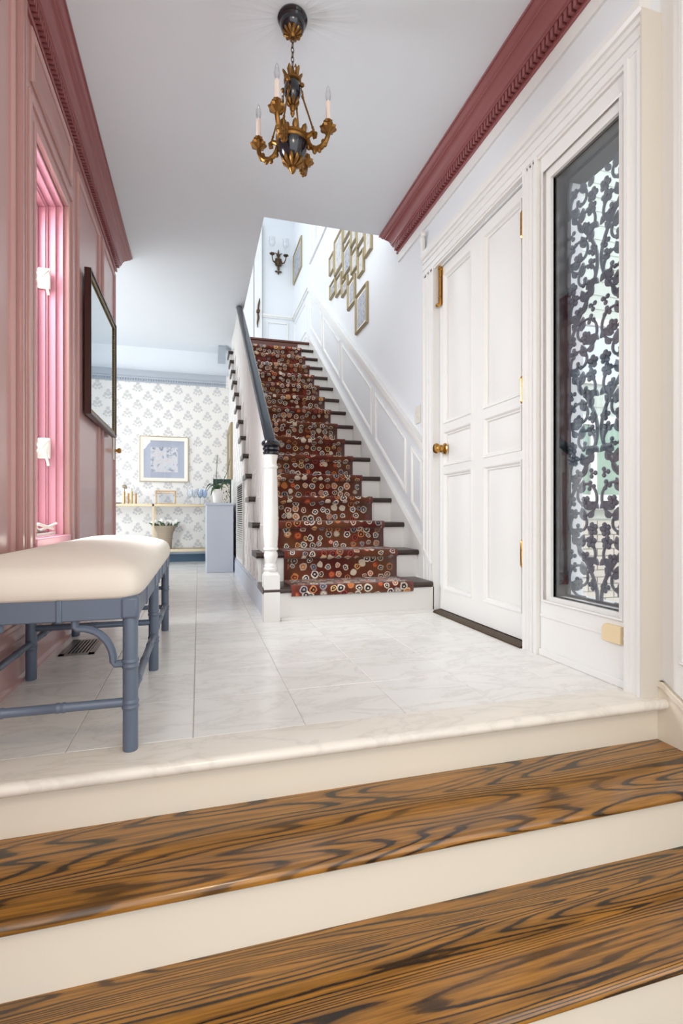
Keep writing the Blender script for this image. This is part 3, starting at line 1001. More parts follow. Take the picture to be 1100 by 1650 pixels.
# sawtooth outer stringer
top = [(ny(1) + 0.03, 0.0)]
for i in range(1, 15):
    top += [(ny(i) + 0.03, tz(i) - 0.036), (ny(i + 1) + 0.03, tz(i) - 0.036)]
yl = ny(15) + 0.03
saw = top + [(yl, tz(14) - 0.25), (2.98, max(0.0, nose(2.98) - 0.27)), (2.95, 0.0)]
MB().prism(saw, 0, XS0 - 0.004, XS0 + 0.011).build('stringer', 'white', st)

MB().box(0.505, 1.25, ny(N) + 0.016, ny(N) + 0.027, tz(N - 1) + 0.011, tz(N) - 0.036).build('riser_facing', 'landing', st, label='red-brown facing under the top nosing')
# newel post
nx, nyp = 0.395, 2.862
n = MB().box(nx - 0.045, nx + 0.045, nyp - 0.045, nyp + 0.045, 0, 0.262)
n.lathe([(0.058, 0.262), (0.050, 0.275), (0.036, 0.284)], (nx, nyp, 0), 4)
# square shoulder is turned 45 degrees so that its corners meet the base
for q in range(len(n.v) - 12, len(n.v)):
    p = Vector(n.v[q]) - Vector((nx, nyp, 0))
    p = Matrix.Rotation(PI / 4, 3, 'Z') @ p
    n.v[q] = tuple(p + Vector((nx, nyp, 0)))
n.lathe([(0.034, 0.280), (0.040, 0.288), (0.041, 0.296), (0.036, 0.304), (0.037, 0.312), (0.030, 0.326), (0.036, 0.350), (0.040, 0.370), (0.038, 0.386),
         (0.031, 0.396), (0.042, 0.404), (0.042, 0.412), (0.037, 0.418), (0.043, 0.50), (0.042, 0.62), (0.037, 0.80), (0.035, 0.862), (0.040, 0.868), (0.040, 0.878), (0.034, 0.884),
         (0.033, 0.905), (0.038, 0.925), (0.041, 0.938), (0.036, 0.944)], (nx, nyp, 0), 24)
newel = n.build('newel_post', 'white', st, label='white turned newel post')
MB().lathe([(0.038, 0.942), (0.045, 0.948), (0.046, 0.956), (0.040, 0.964), (0.047, 0.970), (0.048, 0.980), (0.042, 0.988), (0.052, 0.996), (0.055, 1.006), (0.052, 1.016), (0.040, 1.026), (0.010, 1.030)], (nx, nyp, 0), 24).build('newel_cap', 'black', newel, label='glossy black ringed cap')
# handrail
RO = 0.800
yA = YN1 + (CZ - 0.006 - tz(1) - RO) * GO / RH
yend = yA + 0.058 * GO / RH
cs = [(-0.030, -0.030), (-0.022, -0.052), (0.022, -0.052), (0.030, -0.030), (0.032, -0.014), (0.024, -0.002), (0.0, 0.004), (-0.024, -0.002), (-0.032, -0.014)]
vs = []
for (yy, dz) in ((nyp - 0.01, -0.012), (nyp + 0.03, 0), (yA, 0), (yend, 0)):
    for (a, c) in cs:
        z = nose(yy) + RO + c + dz
        vs.append((nx + a, yy, min(z, CZ - 0.0005)))
k = len(cs)
fs = [tuple(range(k))[::-1], tuple(range(3 * k, 4 * k))]
for j in range(3):
    fs += [(j * k + i, j * k + (i + 1) % k, (j + 1) * k + (i + 1) % k, (j + 1) * k + i) for i in range(k)]
MB().add(vs, fs).build('handrail', 'rail', st, label='ebony handrail rising to the ceiling')
# balusters
bal_me = {}


def baluster_mesh(h):
    key = round(h, 2)
    if key not in bal_me:
        m = MB().box(-0.015, 0.015, -0.015, 0.015, 0, min(0.16, h * 0.3))
        if h > 0.3:
            b0 = 0.16
            m.lathe([(0.013, b0), (0.016, b0 + 0.008), (0.011, b0 + 0.02), (0.015, b0 + 0.045), (0.012, b0 + 0.08), (0.0105, b0 + 0.1), (0.013, b0 + 0.16), (0.009, h - 0.02), (0.009, h)], (0, 0, 0), 8)
        else:
            m.lathe([(0.012, 0.01), (0.012, h)], (0, 0, 0), 8)
        bal_me[key] = m.mesh('baluster', 40)
    return bal_me[key]


for i in range(1, 15):
    for fr in (0.19, 0.52, 0.85):
        y = ny(i) + GO * fr
        if y < nyp + 0.07:
            continue
        ztop = min(nose(y) + RO - 0.048, CZ - 0.001)
        h = round(ztop - tz(i), 2)
        if h < 0.06:
            continue
        inst('baluster', baluster_mesh(h), 'white', (nx, y, tz(i) - 0.002), st)

# runner carpet
path = []
t = 0.009
for i in range(1, N):
    y, z = ny(i), tz(i)
    if i == 1:
        path += [(y + 0.008, z - 0.055), (y - t, z - 0.048), (y - t - 0.002, z - 0.014)]
    else:
        path += [(y + 0.024 - t, tz(i - 1) + t + 0.004), (y + 0.026 - t, z - 0.044), (y + 0.008, z - 0.042), (y - t * 0.7, z - 0.034), (y - t, z - 0.018)]
    path += [(y - t * 0.8, z - 0.004), (y, z + t * 0.8), (y + 0.012, z + t)]
    path += [(y + GO * 0.55, z + t + 0.0015), (y + GO + 0.016 - t, z + t)]
RX0, RX1 = 0.505, 1.25
RW = RX1 - RX0
nu = 6
L = [0.0]
for a, b in zip(path, path[1:]):
    L.append(L[-1] + math.hypot(b[0] - a[0], b[1] - a[1]))
bm = bmesh.new()
uvl = bm.loops.layers.uv.new('UVMap')
grid = []
for (p, l) in zip(path, L):
    grid.append([(bm.verts.new((RX0 + RW * u / nu, p[0], p[1])), (RW * u / nu, l)) for u in range(nu + 1)])
for j in range(len(grid) - 1):
    for u in range(nu):
        q = [grid[j][u], grid[j][u + 1], grid[j + 1][u + 1], grid[j + 1][u]]
        f = bm.faces.new([a[0] for a in q])
        f.smooth = True
        for lp, a in zip(f.loops, q):
            lp[uvl].uv = a[1]
me = bpy.data.meshes.new('stair_runner')
bm.to_mesh(me)
bm.free()
runner = bpy.data.objects.new('stair_runner', me)
me.materials.append(M['carpet'])
place(runner, None, label='rust stair carpet runner patterned with pale rings', cat='carpet')
so = runner.modifiers.new('thickness', 'SOLIDIFY')
so.thickness = 0.0085
so.offset = -1
# ================================================================== BENCH
BX0, BX1, BY0, BY1 = -0.588, -0.168, 1.385, 2.765
bench = thing('bench', ((BX0 + BX1) / 2, (BY0 + BY1) / 2, 0), 'cream upholstered bench with blue-grey bamboo legs by pink wall', 'bench')
LR = 0.0185


def bamboo(p0, p1, r, knots, cap=True):
    """turned bar with double rings at the given fractions"""
    p0, p1 = Vector(p0), Vector(p1)
    ln = (p1 - p0).length
    pr = [(0, r * 0.94), (0.004 / ln, r)]
    for kf in knots:
        for (d, q) in ((-0.013, 1.0), (-0.010, 1.12), (-0.006, 1.16), (-0.002, 1.05), (0.002, 1.05), (0.006, 1.16), (0.010, 1.12), (0.013, 1.0)):
            pr.append((kf + d / ln, r * q))
    pr += [(1 - 0.004 / ln, r), (1, r * 0.94)]
    pr.sort(key=lambda a: a[0])
    return MB().tube([p0 + (p1 - p0) * a[0] for a in pr], [a[1] for a in pr], 14)


AZ0, AZ1 = 0.338, 0.393
for y in (BY0, 2.075, BY1):
    for x in (BX0, BX1):
        bamboo((x, y, 0), (x, y, AZ0 + 0.02), LR, [0.33, 0.62]).build('leg', 'bench', bench)
# aprons with raised bands
for (n_, x0, x1, y0, y1) in (('apron', BX0, BX1, BY0 - 0.019, BY0 + 0.010), ('apron', BX0, BX1, BY1 - 0.010, BY1 + 0.019),
                             ('apron', BX1 - 0.010, BX1 + 0.019, BY0, BY1), ('apron', BX0 - 0.019, BX0 + 0.010, BY0, BY1)):
    MB().box(x0, x1, y0, y1, AZ0, AZ1).build(n_, 'bench', bench, bevel=0.003)
for x in (BX0, BX1):
    for y in (BY0, BY1):
        MB().box(x - 0.022, x + 0.022, y - 0.022, y + 0.022, AZ0 - 0.001, AZ1 + 0.001).build('corner_block', 'bench', bench, bevel=0.008)
for f in (0.62, 0.28):
    x = BX0 + (BX1 - BX0) * f
    MB().box(x - 0.007, x + 0.007, BY0 - 0.0225, BY0, AZ0 - 0.002, AZ1).build('apron_band', 'bench', bench, bevel=0.003)
for y in (1.60, 1.90, 2.075, 2.25, 2.55):
    MB().box(BX1, BX1 + 0.0225, y - 0.007, y + 0.007, AZ0 - 0.002, AZ1).build('apron_band', 'bench', bench, bevel=0.003)
SZ = 0.123
for x in (BX0, BX1):
    for (a, b) in ((BY0, 2.075), (2.075, BY1)):
        bamboo((x, a, SZ + 0.01), (x, b, SZ + 0.01), 0.0115, [0.22, 0.5, 0.78]).build('stretcher', 'bench', bench)
bamboo((BX0, BY0, SZ), (BX1, BY0, SZ), 0.0115, [0.62, 0.3]).build('stretcher', 'bench', bench)
bamboo((BX0, BY1, SZ), (BX1, BY1, SZ), 0.0115, [0.62, 0.3]).build('stretcher', 'bench', bench)
bamboo((BX0, 2.075, 0.185), (BX1, 2.075, 0.185), 0.0115, [0.5]).build('stretcher', 'bench', bench)


def bracket(c, d):
    """curved corner bracket between apron and leg; c leg centre, d direction away from leg"""
    d = Vector(d)
    c = Vector(c)
    pts2 = [c + d * 0.128 + Vector((0, 0, AZ0 + 0.005)), c + d * 0.128 + Vector((0, 0, AZ0 - 0.016)), c + d * 0.122 + Vector((0, 0, AZ0 - 0.021))]
    for k in range(1, 11):                     # quarter arc, level at the apron and plumb at the leg
        a = PI / 2 * k / 10
        pts2.append(c + d * (0.118 - 0.078 * math.sin(a)) + Vector((0, 0, AZ0 - 0.021 - 0.088 * (1 - math.cos(a)))))
    pts2 += [c + d * 0.036 + Vector((0, 0, AZ0 - 0.116)), c + Vector((0, 0, AZ0 - 0.116))]
    return MB().tube(pts2, 0.0095, 8).build('corner_bracket', 'bench', bench)


for x, sx in ((BX0, 1), (BX1, -1)):
    bracket((x, BY0, 0), (sx, 0, 0))
    bracket((x, BY1, 0), (sx, 0, 0))
    bracket((x, BY0, 0), (0, 1, 0))
    bracket((x, BY1, 0), (0, -1, 0))
# cushion
cx, cy = (BX0 + BX1) / 2, (BY0 + BY1) / 2
hx, hy = (BX1 - BX0) / 2 + 0.026, (BY1 - BY0) / 2 + 0.026
vs, fs = [], []
nu, nv = 40, 16


def seat_ring(s, z):
    out = []
    for k in range(64):
        a = 2 * PI * (k + 0.5) / 64
        e = 0.13                               # squareness
        ca_, sa_ = math.cos(a), math.sin(a)
        px = math.copysign(abs(ca_) ** e, ca_)
        py = math.copysign(abs(sa_) ** e, sa_)
        out.append((cx + px * (hx - s), cy + py * (hy - s), z))
    return out


rings = [(0.006, 0.391), (-0.001, 0.398), (-0.004, 0.415), (-0.003, 0.435), (0.003, 0.452), (0.012, 0.464), (0.026, 0.473), (0.05, 0.482), (0.08, 0.490), (0.115, 0.497), (0.15, 0.502), (0.185, 0.505), (0.22, 0.506)]
for s, z in rings:
    vs += seat_ring(min(s, hx - 0.004), z)
for j in range(len(rings) - 1):
    for k in range(64):
        l = (k + 1) % 64
        fs.append((j * 64 + k, j * 64 + l, (j + 1) * 64 + l, (j + 1) * 64 + k))
fs.append(tuple(range(64))[::-1])
fs.append(tuple(range((len(rings) - 1) * 64, len(rings) * 64)))
MB().add(vs, fs).build('seat_cushion', 'linen', bench, smooth=60, label='cream linen seat cushion')

# ================================================================== FLOOR REGISTER
vent = thing('floor_register', (-0.47, 2.5, 0), 'steel slotted floor register under the bench', 'vent')
VX0, VX1, VY0, VY1 = -0.575, -0.435, 2.38, 2.66
m = MB().box(VX0, VX1, VY0, VY0 + 0.02, 0, 0.004).box(VX0, VX1, VY1 - 0.02, VY1, 0, 0.004).box(VX0, VX0 + 0.022, VY0, VY1, 0, 0.004).box(VX1 - 0.022, VX1, VY0, VY1, 0, 0.004)
m.build('rim', 'steel', vent)
MB().box(VX0 + 0.02, VX1 - 0.02, VY0 + 0.018, VY1 - 0.018, 0.0002, 0.0012).build('opening', 'vent_shade', vent)  # flat dark sheet painted as the shade below the slats
me = MB().box(-0.0035, 0.0035, -(VY1 - VY0) / 2 + 0.018, (VY1 - VY0) / 2 - 0.018, 0.0008, 0.004).mesh('slat', 0)
for k in range(7):
    inst('slat', me, 'steel', (VX0 + 0.028 + k * (VX1 - VX0 - 0.056) / 6, (VY0 + VY1) / 2, 0), vent)

# ================================================================== MIRROR ON THE PINK WALL
mir = thing('wall_mirror', (XL, 3.62, 1.18), 'mahogany framed mirror with beaded edge on pink wall', 'mirror')
MY0, MY1, MZ0, MZ1 = 3.16, 4.09, 1.18, 2.02
XM = XL + 0.042
m = MB()
frame_x(m, XL + 0.012, XM, MY0, MY1, MZ0, MZ1, 0.030)
frame_x(m, XM, XM + 0.006, MY0, MY1, MZ0, MZ1, 0.012)
m.build('frame', 'frame_dark', mir, bevel=0.003)
MB().box(XL + 0.02, XM - 0.010, MY0 + 0.028, MY1 - 0.028, MZ0 + 0.028, MZ1 - 0.028).build('glass', 'mirror', mir)
m = MB()
for k in range(60):
    z = MZ0 + 0.033 + k * (MZ1 - MZ0 - 0.066) / 59
    m.ball((XM - 0.004, MY0 + 0.032, z), 0.006, 0.006, 0.0065, 6, 4).ball((XM - 0.004, MY1 - 0.032, z), 0.006, 0.006, 0.0065, 6, 4)
for k in range(60):
    y = MY0 + 0.033 + k * (MY1 - MY0 - 0.066) / 59
    m.ball((XM - 0.004, y, MZ0 + 0.032), 0.006, 0.0065, 0.006, 6, 4).ball((XM - 0.004, y, MZ1 - 0.032), 0.006, 0.0065, 0.006, 6, 4)
o = m.build('beading', 'frame_gold', mir)
o['kind'] = 'stuff'

# brass latch plate at the end of the pink wall
lt = thing('latch_plate', (XL, 4.26, 1.05), 'cream latch plate with small knob at end of pink wall', 'latch')
MB().box(XL, XL + 0.008, 4.215, 4.30, 1.03, 1.20).build('back_plate', 'plate', lt, bevel=0.003)
MB().lathe([(0.010, 0), (0.010, 0.015), (0.02, 0.025), (0.022, 0.04), (0.012, 0.048)], (XL + 0.008, 4.27, 1.105), 14, axis=(1, 0, 0)).build('knob', 'brass', lt)

# ================================================================== SIDELIGHT GRILLE
gr = thing('iron_grille', (1.53, 1.6, SZ0), 'dark iron grille of vines and flowers behind sidelight glass', 'grille')
GX = XR + 0.066
gy_mid = 1.604
GZ0, GZ1 = SZ0 + 0.01, SZ1 - 0.01


def flat_tube(mb, pts, w=0.007):
    mb.tube([(GX, p[0], p[1]) for p in pts], w, 6)


def petal_mesh(np, r):
    m = MB()
    for k in range(np):
        a = 2 * PI * k / np
        m.ball((0, r * 0.62 * math.cos(a), r * 0.62 * math.sin(a)), 0.006, r * 0.46, r * 0.46, 8, 4)
    m.ball((-0.004, 0, 0), 0.006, r * 0.3, r * 0.3, 8, 4)
    return m.mesh('flower', 40)


def leaf_mesh(l):
    n = 8
    pts = [(0, 0)]
    up = [(l * k / n, l * 0.30 * math.sin(PI * (k / n) ** 0.8)) for k in range(1, n)]
    pts = [(0, 0)] + up + [(l, 0)] + [(a, -b) for a, b in reversed(up)]
    return MB().prism(pts, 0, -0.004, 0.004).mesh('leaf', 0)


flower_me = [petal_mesh(5, 0.027), petal_mesh(4, 0.023), petal_mesh(3, 0.022)]
leaf_me = [leaf_mesh(0.055), leaf_mesh(0.04)]
UNIT = 0.66
for side in (1, -1):                               # +1: column towards the stairs, -1 its mirror image
    yc = gy_mid + side * 0.088
    stem = MB()

    def pt(z, amp=0.078):
        return yc - side * amp * math.sin(2 * PI * (z - 0.11) / UNIT * 1.0)

    z = GZ0
    pts = []
    while z <= GZ1:
        pts.append((pt(z), z))
        z += 0.02
    flat_tube(stem, pts)
    stem.build('vine_stem', 'iron', gr)
    kz = GZ0 + 0.045
    idx = 0
    while kz < GZ1 - 0.05:
        hand = 1 if idx % 2 == 0 else -1
        sgn = hand * side
        # spiral tendril springing from the stem
        R0 = 0.068 if idx % 3 else 0.078
        cyy, czz = yc + sgn * 0.012, kz + 0.03
        sp = []
        for q in range(30):
            a = -PI * 0.6 + q * 0.24
            rr = R0 * (1 - q / 42)
            sp.append((cyy + sgn * rr * math.cos(a), min(max(czz + rr * math.sin(a), GZ0), GZ1)))
        tm = MB()
        flat_tube(tm, sp, 0.0058)
        tm.build('scroll', 'iron', gr)
        ex = sp[-1]
        inst('flower', flower_me[idx % 3], 'iron', (GX - 0.004, ex[0], ex[1]), gr, rot=(idx * 0.7, 0, 0))
        inst('flower', flower_me[(idx + 1) % 3], 'iron', (GX - 0.002, yc - sgn * 0.056, kz + 0.012), gr, rot=(idx * 1.3, 0, 0))
        inst('flower', flower_me[(idx + 2) % 3], 'iron', (GX - 0.002, yc + sgn * 0.048, kz + 0.072), gr, rot=(idx * 0.4, 0, 0))
        for (dy, dz, rot, lm) in ((0.02, -0.02, 0.6, 0), (-0.035, 0.055, 2.2, 1), (0.055, 0.01, -0.8, 1), (-0.01, 0.045, 1.3, 0)):
            inst('leaf', leaf_me[lm], 'iron', (GX, yc + sgn * dy, min(kz + dz, GZ1 - 0.06)), gr, rot=(rot if sgn > 0 else PI - rot, 0, 0))
        kz += UNIT / 6
        idx += 1
fr = MB()
frame_x(fr, GX - 0.008, GX + 0.008, SY0 + 0.002, SY1 - 0.003, SZ0, SZ1, 0.010)
fr.build('grille_frame', 'navy', gr)

# beige cover plate on the sidelight
cp = MB().prism([(1.408, 0.150), (1.492, 0.150), (1.492, 0.196), (1.480, 0.212), (1.408, 0.212)], 0, XR - 0.030, XR - 0.012)
cp.build('cover_plate', 'beige', None, bevel=0.002, label='small beige cover plate low on the sidelight frame', cat='plate')

# switch on the stair wall
sw = thing('light_switch', (XR, 3.13, 1.28), 'white light switch on the stair wall beside door casing', 'switch')
MB().box(XR - 0.006, XR, 3.09, 3.17, 1.22, 1.34).build('switch_plate', 'plate', sw, bevel=0.002)
MB().box(XR - 0.016, XR - 0.006, 3.124, 3.136, 1.265, 1.295).build('toggle', 'plate', sw)

# ================================================================== PICTURES ON THE STAIR WALL
FR = [(4.165, 4.506, 2.287, 2.648), (4.522, 4.768, 2.615, 2.883), (4.772, 4.981, 2.834, 2.984), (4.992, 5.205, 2.928, 3.122), (5.231, 5.465, 3.008, 3.168),
      (4.263, 4.432, 2.785, 2.995), (4.448, 4.645, 2.912, 3.114), (4.657, 4.924, 3.008, 3.290), (4.940, 5.270, 3.180, 3.565), (5.290, 5.485, 3.285, 3.485),
      (4.055, 4.235, 2.875, 3.12), (4.245, 4.464, 3.075, 3.40), (4.478, 4.655, 3.185, 3.48), (4.680, 4.915, 3.365, 3.63)]
FL = ['largest pale gilt picture, lowest on the stair wall', 'gilt frame with blue-grey print just above the lowest picture', 'small gilt picture third from bottom of the stair cluster',
      'narrow gilt picture left of the small third one', 'small gilt picture at the far lower left of the cluster', 'gilt picture at right of the cluster middle row',
      'plain pale gilt picture in the middle of the cluster', 'tall gilt picture with blue print in cluster middle', 'largest upper gilt picture at left of the cluster',
      'narrow gilt picture at far left of the cluster', 'gilt picture nearest the rose crown, under the ceiling edge', 'gilt picture second from the crown, cut by ceiling edge',
      'gilt picture third from the crown, cut by ceiling edge', 'gilt picture at top left, cut by ceiling edge']


def wall_picture(y0, y1, z0, z1, label, artm, x=XR, w=0.022):
    t = thing('picture', (x, (y0 + y1) / 2, z0), label, 'picture', 'gilt framed pictures up the stair wall')
    m = sweep_loop(MB(), rect_x(x, y0, y1, z0, z1), [(0, 0), (0, 0.018), (w * 0.4, 0.026), (w * 0.8, 0.018), (w, 0.012), (w, 0.004)], (-1, 0, 0))
    m.build('frame', 'frame_gold', t)
    a = MB().box(x - 0.009, x - 0.002, y0 + w * 0.9, y1 - w * 0.9, z0 + w * 0.9, z1 - w * 0.9).build('mount', 'frame_white', t)
    d = w * 0.9 + min(0.022, (y1 - y0) * 0.1)
    MB().box(x - 0.010, x - 0.008, y0 + d, y1 - d, z0 + d, z1 - d).build('print', artm, a)


for i, (b, l) in enumerate(zip(FR, FL)):
    wall_picture(*b, l, 'art_b' if i in (0, 1, 2, 7, 4) else 'art_a', w=0.026 if i in (0, 1, 8) else 0.018)
wall_picture(7.10, 7.72, 4.17, 4.62, 'gilt framed picture at the head of the stairs', 'art_b', w=0.03)

# ================================================================== SCONCE ON THE LANDING
scn = thing('wall_sconce', (1.182, YTOP, 4.5), 'bronze two-arm wall sconce with glass shades on landing wall', 'sconce')
sxp, szp = 1.182, 4.50
yy = YTOP - 0.012
m = MB()
m.ball((sxp, yy, szp), 0.05, 0.03, 0.065, 12, 8)
for k in range(8):
    a = 2 * PI * k / 8
    m.ball((sxp + 0.045 * math.cos(a), yy - 0.012, szp + 0.055 * math.sin(a)), 0.02, 0.016, 0.024, 8, 5)
m.ball((sxp, yy - 0.02, szp - 0.1), 0.02, 0.02, 0.04, 8, 6)
for s in (-1, 1):
    m.ball((sxp + s * 0.03, yy - 0.01, szp - 0.145), 0.026, 0.012, 0.014, 8, 5)
m.ball((sxp, yy - 0.01, szp - 0.165), 0.014, 0.012, 0.025, 8, 5)
m.build('back_plate', 'chain', scn)
m = MB().tube([(sxp, yy - 0.01, szp + 0.04), (sxp, yy - 0.01, szp + 0.12), (sxp, yy - 0.01, szp + 0.19)], [0.014, 0.016, 0.007], 8)
for s in (-1, 1):
    m.tube([(sxp, yy - 0.01, szp + 0.05), (sxp + s * 0.025, yy - 0.02, szp + 0.12), (sxp + s * 0.06, yy - 0.02, szp + 0.14)], [0.008, 0.010, 0.004], 8)
m.build('plume', 'chain', scn)
for s in (-1, 1):
    m = MB().tube([(sxp + s * 0.03, yy - 0.02, szp - 0.03), (sxp + s * 0.085, yy - 0.06, szp - 0.02), (sxp + s * 0.105, yy - 0.08, szp + 0.03), (sxp + s * 0.105, yy - 0.08, szp + 0.08)], [0.010, 0.009, 0.008, 0.010], 8)
    for k in range(6):
        a = 2 * PI * k / 6
        m.ball((sxp + s * 0.105 + 0.026 * math.cos(a), yy - 0.08 + 0.026 * math.sin(a), szp + 0.085), 0.018, 0.018, 0.012, 6, 4)
    arm = m.build('arm', 'chain', scn)
    sh = MB().lathe([(0.012, 0.09), (0.014, 0.13), (0.014, 0.2), (0.036, 0.215), (0.046, 0.235), (0.05, 0.27), (0.044, 0.31), (0.05, 0.33)], (sxp + s * 0.105, yy - 0.08, szp), 14)
    sh.build('glass_shade', 'bulb', arm)

# ================================================================== CHANDELIER
ch = thing('chandelier', (CHX, CHY, CZ), 'gilt and black chandelier with candle lights over the hall', 'chandelier')
C0 = Vector((CHX, CHY, 0))


def cpt(r, a, z):
    return Vector((CHX + r * math.cos(a), CHY + r * math.sin(a), z))


can = MB().lathe([(0.062, CZ), (0.064, CZ - 0.008), (0.058, CZ - 0.014), (0.060, CZ - 0.020), (0.054, CZ - 0.027), (0.054, CZ - 0.034), (0.046, CZ - 0.052), (0.030, CZ - 0.068), (0.012, CZ - 0.074)], C0, 28).build('canopy', 'black', ch, label='black domed ceiling canopy')


def leaf_ring(mb, n, r0, z0, r1, z1, w, th=0.004, lift=0.0):
    for k in range(n):
        a = 2 * PI * k / n
        p0, p1 = cpt(r0, a, z0), cpt(r1, a, z1)
        mid = (p0 + p1) / 2 + Vector((math.cos(a), math.sin(a), 0)) * lift
        mb.tube([p0, p0.lerp(mid, 0.5), mid, mid.lerp(p1, 0.6), p1], [w * 0.55, w * 0.9, w, w * 0.8, w * 0.25], 6)
    return mb


leaf_ring(MB().lathe([(0.016, CZ - 0.062), (0.018, CZ - 0.072), (0.010, CZ - 0.085)], C0, 12), 12, 0.016, CZ - 0.074, 0.042, CZ - 0.057, 0.007, lift=0.004).build('canopy_leaves', 'gold', can)
# chain links
zc = CZ - 0.083
k = 0
link = MB()
lp = [(0.006 * math.cos(2 * PI * q / 12), 0, 0.013 * math.sin(2 * PI * q / 12)) for q in range(12)]
lme = MB().tube(lp, 0.0018, 6, closed=True).mesh('chain_link', 40)
while zc > 2.50:
    inst('chain_link', lme, 'chain', (CHX, CHY, zc - 0.012), ch, rot=(0, 0, k * PI / 2 + 0.3))
    zc -= 0.0205
    k += 1
# upper urn
UZ = 2.405
urn = MB().lathe([(0.010, UZ - 0.055), (0.020, UZ - 0.045), (0.034, UZ - 0.015), (0.037, UZ + 0.005), (0.034, UZ + 0.030), (0.030, UZ + 0.040)], C0, 20).build('upper_urn', 'black', ch, label='small black urn')
g = MB().lathe([(0.030, UZ + 0.036), (0.038, UZ + 0.040), (0.038, UZ + 0.048), (0.030, UZ + 0.052), (0.012, UZ + 0.060), (0.010, UZ + 0.085), (0.004, UZ + 0.10)], C0, 16)
leaf_ring(g, 6, 0.030, UZ + 0.048, 0.042, UZ + 0.088, 0.008, lift=-0.006)
for k in range(4):
    a = k * PI / 2 + 0.5
    g.tube([cpt(0.014, a, UZ + 0.05), cpt(0.026, a, UZ + 0.085), cpt(0.020, a, UZ + 0.105), cpt(0.012, a, UZ + 0.098)], [0.004, 0.004, 0.003, 0.003], 6)
g.build('urn_mount', 'gold', urn)
g = leaf_ring(MB(), 8, 0.012, UZ - 0.058, 0.027, UZ - 0.030, 0.006, lift=0.004)
g.lathe([(0.004, UZ - 0.052), (0.012, UZ - 0.060), (0.013, UZ - 0.072), (0.008, UZ - 0.084), (0.010, UZ - 0.092), (0.004, UZ - 0.106)], C0, 10)
g.build('urn_finial', 'gold', urn)
# bowl
BZ = 2.165
bowl = MB().lathe([(0.012, BZ - 0.072), (0.030, BZ - 0.060), (0.050, BZ - 0.035), (0.061, BZ - 0.005), (0.064, BZ + 0.015), (0.058, BZ + 0.02)], C0, 28).build('bowl', 'black', ch, label='black bowl with gilt leaves')
g = MB().lathe([(0.058, BZ + 0.012), (0.067, BZ + 0.016), (0.070, BZ + 0.024), (0.067, BZ + 0.034), (0.072, BZ + 0.040), (0.060, BZ + 0.046), (0.02, BZ + 0.05)], C0, 28)
leaf_ring(g, 8, 0.056, BZ + 0.04, 0.066, BZ + 0.080, 0.012, lift=-0.004)
leaf_ring(g, 10, 0.014, BZ - 0.076, 0.046, BZ - 0.042, 0.009, lift=0.006)
g.tube([cpt(0.015, 0.4, BZ + 0.05), cpt(0.018, 0.4, BZ + 0.09), cpt(0.02, 0.4, BZ + 0.13)], [0.016, 0.014, 0.004], 8)
g.tube([cpt(0.02, 3.4, BZ + 0.05), cpt(0.024, 3.4, BZ + 0.085), cpt(0.022, 3.4, BZ + 0.10)], [0.012, 0.010, 0.006], 8)
g.lathe([(0.004, BZ - 0.068), (0.015, BZ - 0.078), (0.016, BZ - 0.090), (0.010, BZ - 0.102), (0.003, BZ - 0.110)], C0, 12)
g.build('bowl_mount', 'gold', bowl)
